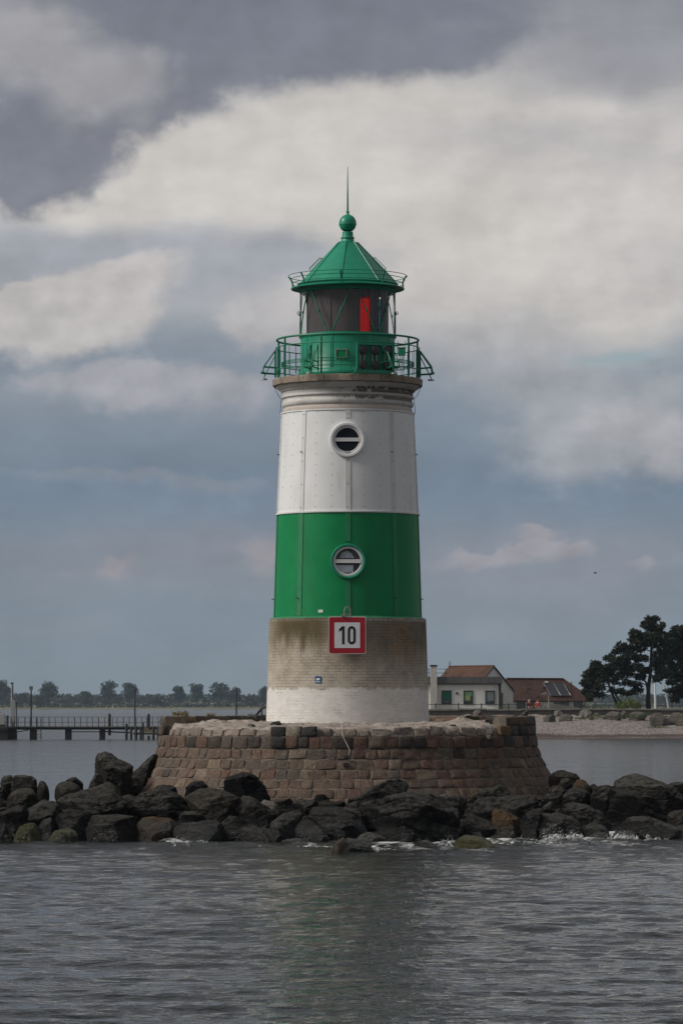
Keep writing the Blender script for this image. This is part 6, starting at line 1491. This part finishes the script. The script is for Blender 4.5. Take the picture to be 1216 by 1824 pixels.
pine('tallest pine with a straight trunk and open layered crown by the beach',400,
 [(1154,1268,4.2,0),(1153.5,1245,3.6,0),(1154,1225,3.2,0),(1158,1195,2.6,0),(1159,1160,2.0,0),(1160,1130,1.3,0),(1161,1108,.5,0)],
 [[(1153,1235,2.2,0),(1150,1216,1.8,.5),(1140,1204,1.2,1),(1124,1200,.7,1.2)],[(1157,1188,1.2,0),(1140,1189,1.0,.4),(1120,1194,.6,1)],[(1158,1160,1.0,0),(1145,1156,.8,-.5),(1128,1152,.5,-1)],[(1157,1175,1.0,0),(1130,1174,.8,.5),(1096,1172,.5,1)],[(1155,1222,1.2,0),(1135,1214,1,.6),(1108,1218,.6,1)],[(1158,1195,1.2,0),(1175,1185,1,.5),(1186,1180,.6,1)],[(1156,1248,.9,0),(1146,1247,.5,0)],[(1159,1140,.9,0),(1172,1132,.6,.4)]],
 [(1156,1107,8,6,26),(1168,1105,6,5,16),(1152,1115,9,5,24),(1162,1118,12,6,34),(1176,1118,6,5,16),(1159,1126,11,6,28),(1173,1124,9,5,18),(1128,1130,9,6,26),(1126,1140,7,5,16),(1140,1136,14,7,46),(1160,1138,16,8,52),(1178,1136,10,8,30),(1134,1146,13,6,34),(1152,1148,14,6,34),(1106,1154,10,6,24),(1100,1162,9,5,20),(1118,1158,14,7,44),(1138,1158,12,5,26),(1086,1174,10,6,26),(1100,1178,14,6,40),(1120,1172,16,7,48),(1140,1176,14,6,34),(1110,1188,16,8,48),(1130,1192,16,7,40),(1094,1190,11,7,28),(1148,1198,12,6,26),(1116,1202,14,6,32),(1100,1206,12,6,24),(1140,1208,10,6,22),(1116,1218,12,5,22),(1134,1224,10,5,18),(1104,1234,12,5,26),(1122,1236,11,5,24),(1136,1232,8,4,14),(1172,1150,14,9,44),(1176,1168,14,10,46),(1172,1186,13,9,40),(1180,1202,14,9,40),(1168,1210,10,7,22)],11)
pine('small pine leaning left beside the hipped house',398,
 [(1103,1266,2.6,0),(1097,1252,2.3,0),(1088,1232,2.0,.2),(1082,1216,1.5,.3),(1076,1200,1.0,.3)],
 [[(1110,1264,2.2,.5),(1103,1250,1.8,.6),(1096,1238,1.5,.5),(1090,1228,1.2,.4)],[(1088,1232,1,0),(1072,1234,.7,.5),(1058,1238,.5,1)],[(1085,1224,1,0),(1066,1220,.7,-.5),(1048,1218,.5,-1)],[(1090,1236,.9,0),(1070,1246,.5,.4)]],
 [(1056,1186,5,6,14),(1065,1186,6,5,16),(1060,1194,9,6,24),(1074,1192,9,6,24),(1084,1192,9,6,20),(1050,1200,8,5,18),(1066,1204,14,7,44),(1084,1204,11,7,30),(1042,1206,6,4,10),(1052,1212,12,6,32),(1072,1214,12,7,36),(1040,1218,8,5,16),(1050,1224,13,6,36),(1066,1226,11,6,26),(1044,1234,9,6,22),(1056,1238,10,6,24),(1068,1240,7,4,10),(1050,1246,7,4,12),(1092,1216,8,6,14),(1088,1230,6,4,8)],12)
pine('dark dense pine cut by the right picture edge',404,
 [(1232,1268,4.0,0),(1230,1230,3.4,0),(1226,1180,2.6,0),(1222,1135,1.2,0)],
 [[(1230,1215,1.8,0),(1210,1222,1.2,.4),(1190,1232,.7,.8)],[(1228,1190,1.5,0),(1205,1190,1,-.4),(1186,1196,.6,-.8)],[(1231,1238,1.6,0),(1212,1240,1.1,.5),(1198,1248,.7,1)],[(1226,1160,1.2,0),(1204,1158,.8,.3)]],
 [(1204,1124,9,6,26),(1216,1126,10,7,34),(1196,1134,12,7,40),(1212,1140,14,8,54),(1230,1130,12,8,40),(1192,1148,13,8,46),(1210,1156,16,9,62),(1230,1152,14,10,50),(1188,1164,13,8,44),(1206,1172,16,9,60),(1228,1176,14,10,50),(1186,1180,12,8,38),(1204,1190,16,9,58),(1226,1196,14,9,46),(1184,1196,12,7,32),(1200,1206,14,8,46),(1220,1212,14,8,44),(1196,1216,12,5,24),(1212,1226,12,6,30),(1200,1232,12,5,26),(1188,1232,7,3,8),(1208,1240,12,6,32),(1200,1248,8,5,18),(1226,1236,12,8,34),(1240,1170,12,30,90),(1240,1215,12,20,60)],13,1.9)
# poles behind the pines
mb=MB(); mb.tube([Vector(P(1166.5,1262,420)),Vector(P(1165.5,1216,420))],[.12,.10],8); o=mb.build('white_pole',m_white_plastic); tag(o,'upright white pole behind the tall pine','pole')
mb=MB(); mb.tube([Vector(P(1190.5,1264,420)),Vector(P(1186,1240,420)),Vector(P(1182,1220,420))],[.13,.11,.08],8); o=mb.build('leaning_pole',simple('pale_mast',(.45,.45,.46),.6)); tag(o,'pale pole leaning left under the dark dense pine','pole')
mb=MB()
for v in (1257.2,1260.2): mb.tube([Vector(P(1050,v,430)),Vector(P(1240,v,430))],.025,5)
for u in range(1056,1240,14): mb.tube([Vector(P(u,1266,430)),Vector(P(u,1255.5,430))],.04,5)
o=mb.build('field_fence',m_darksteel); tag(o,'thin wire fence behind the pines on the right','fence')
# ================================================================== FAR SHORE
YS=2800.0
def field_mat():
    m,t=material('far_meadow'); ge=t.n('ShaderNodeNewGeometry').outputs['Position']; n=t.noise(t.scale(ge,(.02,.004,1)),1,6,.7)
    t.set(t.b.inputs['Base Color'],t.mix(t.ss(n,.35,.65),(.10,.105,.04),(.19,.17,.085))); t.b.inputs['Roughness'].default_value=.9; return m
mb=MB(); vs=[];fs=[]; g=random.Random(8)
xs_=np.linspace(-1300,1300,130); rows=[(-25,-.4),(-5,.2),(6,1.1),(40,1.6),(200,2.2),(420,6),(700,9),(1150,12)]
for d,z in rows:
    for x in xs_:
        vs.append((x,YS+d+9*math.sin(x*.02)+5*mnoise.noise(Vector((x*.03,0,0))),z+(mnoise.noise(Vector((x*.006,d*.01,2)))*(6 if d>300 else .15))))
n=len(xs_)
for j in range(len(rows)-1):
    for i in range(n-1): q=j*n+i; fs.append((q,q+1,q+n+1,q+n))
mb.add(vs,fs,True); o=mb.build('far_meadow',field_mat(),base=(0,YS,0)); tag(o,'flat green meadow strip on the far shore','meadow',kind='structure')
def leaf_mat(name,dark,lite):
    m,t=material(name); c=t.n('ShaderNodeVertexColor',_layer_name='Col').outputs[0]
    t.set(t.b.inputs['Base Color'],t.mix(t.n('ShaderNodeSeparateColor',Color=c).outputs[0],dark,lite)); t.b.inputs['Roughness'].default_value=.8; t.b.inputs['Specular IOR Level'].default_value=.15; return m
m_far=leaf_mat('far_tree_leaves',(.018,.03,.012),(.05,.068,.026))
def clump(mb,c,ra,rb,rc,n,size,g):
    for q in range(n):
        while True:
            x,y,z=g.uniform(-1,1),g.uniform(-1,1),g.uniform(-1,1)
            r=x*x+y*y+z*z
            if .25<r<1: break
        p=Vector((c[0]+x*ra,c[1]+y*rb,c[2]+z*rc)); d=Vector((x+g.gauss(0,.5),y+g.gauss(0,.5),z+g.gauss(0,.5))).normalized(); e=d.orthogonal().normalized(); f=d.cross(e); s=size*g.uniform(.5,1.2); an=g.uniform(0,6.28)
        e,f=e*math.cos(an)+f*math.sin(an),f*math.cos(an)-e*math.sin(an)
        mb.add([p-e*s-f*s*.6,p+e*s-f*s*.5,p+e*s*.8+f*s*.7,p-e*s*.7+f*s*.8],[(0,1,2,3)]); t_=g.random(); add_col_fix(mb,(t_,t_,t_))
def far_tree(u,vt,w,vb,shape,label,seed,Y=YS+35):
    g=random.Random(seed); k=Y/F; base=Vector(P(u,vb,Y)); root=thing('broadleaf_tree',tuple(base),label,'tree','single trees on the far shore')
    ht=(vb-vt)*k; wd=w*k/2*1.12
    mb=MB(); mb.tube([base+Vector((0,0,-1)),base+Vector((0,0,ht*.3)),base+Vector((g.uniform(-.5,.5),0,ht*.6))],[.55,.42,.25],7)
    for s in (-1,1): mb.tube([base+Vector((0,0,ht*.28)),base+Vector((s*wd*.35,0,ht*.5)),base+Vector((s*wd*.5,0,ht*.62))],[.3,.22,.12],6)
    mb.build('trunk',m_bark,root)
    mb=MB()
    nc=20
    for q in range(nc):
        th=g.uniform(0,6.28); rr_=math.sqrt(g.random())*.66; zz=g.uniform(.0,1)
        wz=(1-.35*abs(zz-.45)*2) if shape=='round' else (1-.75*zz)
        c=base+Vector((math.cos(th)*rr_*wd*wz,math.sin(th)*rr_*wd*wz,ht*(.30+.56*zz) if shape=='round' else ht*(.2+.62*zz)))
        clump(mb,c,wd*g.uniform(.34,.5),wd*.45,ht*g.uniform(.12,.19),80,.6,g)
    mb.build('crown',m_far,root)
for i,(u,vt,w,vb,sh,lab) in enumerate([
 (6,1211,40,1252,'round','broad far tree at the left picture edge behind the white column'),
 (40,1235,26,1256,'dome','low dark far tree right of the white column'),
 (87,1212,40,1254,'round','broad single tree on the far shore right of the first lamp post'),
 (72,1238,40,1258,'dome','wide low bush tree under the broad single tree'),
 (152,1230,36,1257,'dome','low domed dark tree between the broad and the tall far trees'),
 (195,1212,34,1252,'round','tall round far tree left of the second lamp post'),
 (231,1214,31,1254,'round','tall far tree right behind the second lamp post'),
 (318,1221,25,1252,'round','smallest round tree of the group left of the tower'),
 (351,1216,31,1252,'round','round tree in the middle of the group left of the tower'),
 (391,1215,37,1253,'round','widest tree of the group left of the tower'),
 (418,1224,24,1255,'round','narrow tree just right of the widest one before the third lamp post'),
 (470,1222,22,1256,'round','far tree half hidden by the left edge of the tower'),
 (278,1238,30,1258,'dome','low far bush between the second lamp post and the tree group'),
 (445,1240,26,1258,'dome','low far bush between the third lamp post and the tower')]):
    far_tree(u,vt,w,vb,sh,lab,300+i)
# hedge and wood behind, one mass
g=random.Random(77); mb=MB()
x=-330
while x<330:
    hb=g.uniform(2.4,5.0)*(1.5 if g.random()<.2 else 1); w=g.uniform(3,7); clump(mb,(x,YS+55+g.uniform(-6,14),1.6+hb*.45),w,4,hb*.62,70,.7,g); x+=w*.75
for u in range(10,480,9):
    xx=P(u,0,YS+20)[0]; hb=g.uniform(.8,2.4); clump(mb,(xx+g.uniform(-2,2),YS+20,1.4+hb*.4),g.uniform(1,2.6),1.5,hb*.6,26,.4,g)
o=mb.build('distant_hedge',leaf_mat('hedge_leaves',(.020,.028,.015),(.055,.065,.03)),base=(0,YS+55,0)); tag(o,'dark hedge and bushes along the far shore','hedge',kind='stuff')
mb=MB()
for row,(d,h0) in enumerate(((330,6.5),(600,8))):
    x=-480
    while x<480:
        u=608+x/(YS+d)*F; top=h0*(1+.35*mnoise.noise(Vector((x*.012,row*7,0)))+.2*mnoise.noise(Vector((x*.05,row,3))))
        w=g.uniform(8,14); clump(mb,(x,YS+d+g.uniform(-15,15),5+top*.45),w,9,top*.65,70,1.5,g); x+=w*.62
o=mb.build('distant_woods',leaf_mat('wood_leaves',(.020,.028,.017),(.055,.065,.035)),base=(0,YS+330,0)); tag(o,'hazy line of woods on the rise behind the far shore','woods',kind='stuff')
# ================================================================== JETTY ON THE LEFT
YJ=352.0
def J(u,v,d=0): return Vector(P(u,v,YJ+d))
m_wood=simple('dark_wet_timber',(.035,.030,.026),.8,.25,3,bmp=.4)
m_deck=simple('grey_deck_timber',(.10,.09,.08),.8,.2,3,bmp=.3)
m_pilec=simple('weed_dark_pile',(.022,.020,.018),.75,.25,2,bmp=.4)
m_rail=simple('grey_rail',(.095,.095,.095),.6,.1)
JT=thing('jetty',tuple(J(150,1317)),'low timber jetty with a grey railing across the water on the left','jetty')
k=YJ/F
mb=MB(); mb.span(J(-70,0).x,J(335,0).x,YJ,YJ+2.0,J(0,1296).z,J(0,1294).z); mb.build('deck',m_deck,JT)
mb=MB(); mb.span(J(-70,0).x,J(335,0).x,YJ+.1,YJ+.4,J(0,1299.8).z,J(0,1296.02).z); mb.span(J(-70,0).x,J(335,0).x,YJ+1.5,YJ+1.8,J(0,1299.8).z,J(0,1296.02).z); mb.build('deck_beam',m_wood,JT)
for u,w in ((20,14),(58.5,11),(121,10),(181.5,9)):
    mb=MB(); mb.span(J(u-w/2,0).x,J(u+w/2,0).x,YJ+.2,YJ+1.7,-.8,J(0,1299.9).z); mb.build('pile',m_pilec,JT,bevel=.03)
mb=MB(); mb.tube([J(128,1303.5,.3),J(178,1303.5,.3)],.05,6); mb.tube([J(30,1304,.3),J(52,1300,.3)],.05,6); mb.tube([J(186,1303,.5),J(232,1305,.5)],.07,6); mb.build('cross_beam',m_wood,JT)
rl=MB()
for v in (1277.2,1286.5): rl.tube([J(8,v),J(300,v)],.026,6)
rb_=rl.build('jetty_railing',m_rail,JT)
for i,u in enumerate([13,20,27,33,45,54,67,77,88,99,111,122,133.5,144,155.5,165,176,187,201,209,220,230.5,243,253,262,272,282,293]):
    mb=MB(); mb.box((J(u,0).x,YJ,(J(0,1294).z+J(0,1277).z)/2),(.06 if i%4 else .09,.06,J(0,1277).z-J(0,1294).z)); mb.build('railing_post',m_rail,rb_)
mb=MB()
for u in (65.5,73.5): mb.tube([J(u,1317.5,-.1),J(u,1278,-.1)],.04,6)
for v in (1302,1308,1313): mb.tube([J(65.5,v,-.1),J(73.5,v,-.1)],.03,6)
mb.build('ladder',m_pilec,JT)
for u,v0,v1,w,lab in ((225.5,1289,1318,5,'black fender pile at the left of the landing'),(234,1294,1317,4.5,'stout fender pile second from the left at the landing'),(242.5,1294.5,1317,5,'pile in front of the bench-like blocks of the landing'),(251,1294.5,1317,4.5,'short pile beside the tall thin pile'),(255.3,1286.5,1319.5,3,'tall thin black pile in front of the landing'),(265,1310,1317.5,5,'low pile under the landing beam'),(273.5,1294,1317,5,'pile near the right end of the landing'),(282,1294,1317,5,'pile beside the left edge of the plinth')):
    mb=MB(); mb.tube([J(u,v1+14,-.5),J(u,v0+1,-.5),J(u,v0,-.5)],[w*k/2,w*k/2,w*k/2*.75],10); o=mb.build('fender_pile',m_pilec); tag(o,lab,'pile','fender piles of the landing')
mb=MB(); mb.span(J(238,0).x,J(292,0).x,YJ-.3,YJ+.1,J(0,1308.5).z,J(0,1305).z); mb.build('landing_beam',simple('ochre_timber',(.17,.125,.06),.8,.2,3),JT)
mb=MB(); mb.prism([(0,0),(0,.5),(.12,.55),(.75,.15),(1.4,.15),(1.4,0)],.5,Matrix.Translation(J(256,1304,-.1))); mb.build('landing_step',simple('tan_timber',(.21,.17,.10),.8,.2,3),JT)
for u,v0,v1,w,lab in ((195.4,1270.5,1310,5.2,'dark mooring pile with a pointed cap behind the jetty railing'),(265,1271,1297,5.2,'dark mooring pile with a pointed cap nearest the plinth')):
    mb=MB(); mb.tube([J(u,v1,2.5),J(u,v0+4,2.5)],w*k/2,10); mb.tube([J(u,v0+4,2.5),J(u,v0+2.5,2.5)],w*k/2*1.0,10); mb.tube([J(u,v0+2.5,2.5),J(u,v0+.6,2.5),J(u,v0,2.5)],[w*k/2*.6,w*k/2*.55,w*k/4],8); o=mb.build('mooring_pile',m_pilec); tag(o,lab,'pile','mooring piles behind the jetty')
for u,vt,vb,hd,lab in ((56,1222.5,1294,'lantern','lamp post with a square lantern on the left part of the jetty'),(240.5,1227,1294,'cap','slim grey lamp post in the middle of the jetty'),(421,1226,1300,'cap','slim lamp post seen over the left rim of the plinth')):
    b_=J(u,vb,1.0); root=thing('lamp_post',tuple(b_),lab,'lamp post','lamp posts on the jetty')
    mb=MB(); mb.tube([b_,J(u,vt+(7 if hd=='lantern' else 3),1.0)],[.085,.065],8); mb.build('pole',m_darksteel if hd=='lantern' else simple('slate_pole',(.05,.055,.06),.5),root)
    mb=MB()
    if hd=='lantern':
        c=J(u,(vt+vt+7)/2,1.0); mb.box(c,(.27,.27,.26)); mb.box(c+Vector((0,0,.17)),(.34,.34,.06)); mb.box(c-Vector((0,0,.16)),(.30,.30,.05)); mb.build('lamp_head',simple('frosted_lantern',(.23,.21,.16),.4),root)
        mb=MB()
        for sx_ in (-1,1):
            for sy_ in (-1,1): mb.box(c+Vector((sx_*.13,sy_*.13,0)),(.035,.035,.27))
        mb.build('lantern_frame',m_darksteel,root)
    else:
        c=J(u,vt+1.5,1.0); mb.box(c+Vector((0,-.08,0)),(.20,.42,.10)); mb.build('lamp_head',m_darksteel,root)
    if u>400:   # its own pile under water level
        mb=MB(); mb.tube([b_-Vector((0,0,3)),b_+Vector((0,0,.05))],.11,8); mb.build('footing',m_darksteel,root)
# end of the jetty: quay block, tide column, cabinet, thin mast
mb=MB(); mb.span(J(-70,0).x,J(15.5,0).x,YJ-.9,YJ-.02,-.8,J(0,1297).z); mb.span(J(-70,0).x,J(14.8,0).x,YJ-1.0,YJ-.05,J(0,1301).z+.003,J(0,1297).z-.003); o=mb.build('quay_block',m_wood); tag(o,'dark timber quay block at the left picture edge','quay')
root=thing('tide_column',tuple(J(22.5,1294,.9)),'tall white column with a slim pipe on top at the left jetty end','column')
mb=MB(); mb.span(J(18.5,0).x,J(26.2,0).x,YJ+.7,YJ+1.1,J(0,1289).z,J(0,1247).z); mb.build('column_body',simple('white_metal_box',(.36,.36,.36),.5,.05),root,bevel=.02)
mb=MB(); mb.tube([J(21.8,1247,.9),J(21.8,1218,.9)],.085,10); mb.tube([J(23.6,1247,.9),J(23.6,1220,.9)],.05,8); mb.build('pipe',simple('cream_pipe',(.33,.32,.29),.5),root)
mb=MB(); mb.box(J(22.3,1217,.9),(.26,.2,.14)); mb.build('pipe_cap',m_darksteel,root)
mb=MB(); mb.span(J(20,0).x,J(25,0).x,YJ+.75,YJ+1.05,J(0,1294).z,J(0,1288.9).z); mb.build('column_foot',m_steel,root)
mb=MB(); mb.span(J(-14,0).x,J(9,0).x,YJ+.4,YJ+1.2,J(0,1291).z,J(0,1273.5).z); mb.span(J(-4,0).x,J(7,0).x,YJ+.5,YJ+1.1,J(0,1273.5).z+.002,J(0,1270.5).z); mb.tube([J(1,1270.5,.8),J(1,1267,.8)],.12,8); o=mb.build('white_cabinet',simple('white_cabinet_paint',(.38,.385,.39),.5,.05),bevel=.03); tag(o,'white equipment cabinet at the left picture edge of the jetty','cabinet')
mb=MB(); mb.span(J(-14,0).x,J(9,0).x,YJ+.35,YJ+1.25,J(0,1294).z,J(0,1291).z-.002); o=mb.build('cabinet_plinth',m_wood); tag(o,'dark timber pad under the white equipment cabinet','pad')
mb=MB(); mb.tube([J(30.2,1330,-.2),J(30.2,1253,-.2)],.055,8); mb.tube([J(30.2,1253,-.2),J(30.2,1250,-.2)],[.12,.10],8); o=mb.build('thin_mast',m_darksteel); tag(o,'thin dark mast right of the tall white column','mast')
mb=MB(); mb.box(J(14,1285.5,-.25),(.19,.19,J(0,1275).z-J(0,1297).z)); o=mb.build('gate_post',m_darksteel); tag(o,'short dark post at the start of the jetty railing','post')
# ---------------------------------------------------------------- a gull far off
c=Vector(P(1059,1021,330)); mb=MB()
c=c*1.0
mb.tube([c+Vector((-.16,0,0)),c+Vector((-.06,0,.02)),c+Vector((.06,0,.02)),c+Vector((.15,0,.0)),c+Vector((.19,0,-.005))],[.012,.04,.045,.028,.008],8)
for s in (-1,1): mb.add([c+Vector((-.04,0,.03)),c+Vector((.06,0,.03)),c+Vector((.05,s*.25,.12)),c+Vector((-.02,s*.50,.06)),c+Vector((-.05,s*.25,.10))],[(0,1,2,4),(2,3,4)])
o=mb.build('gull',simple('dark_plumage',(.06,.06,.06),.8)); tag(o,'tiny dark gull flying above the house','bird')
# ================================================================== HAZE
mb=MB(); mb.span(-1800,1800,-450,4300,-2.6,70)
m=bpy.data.materials.new('sea_haze'); m.use_nodes=True; t=NT(m.node_tree); out=t.n('ShaderNodeOutputMaterial')
vp=t.n('ShaderNodeVolumePrincipled',Color=(.62,.78,.98,1),Density=HAZE); t.set(out.inputs['Volume'],vp)
o=mb.build('haze',m,base=(0,0,-2.6)); tag(o,'thin grey-blue sea haze',kind='stuff')
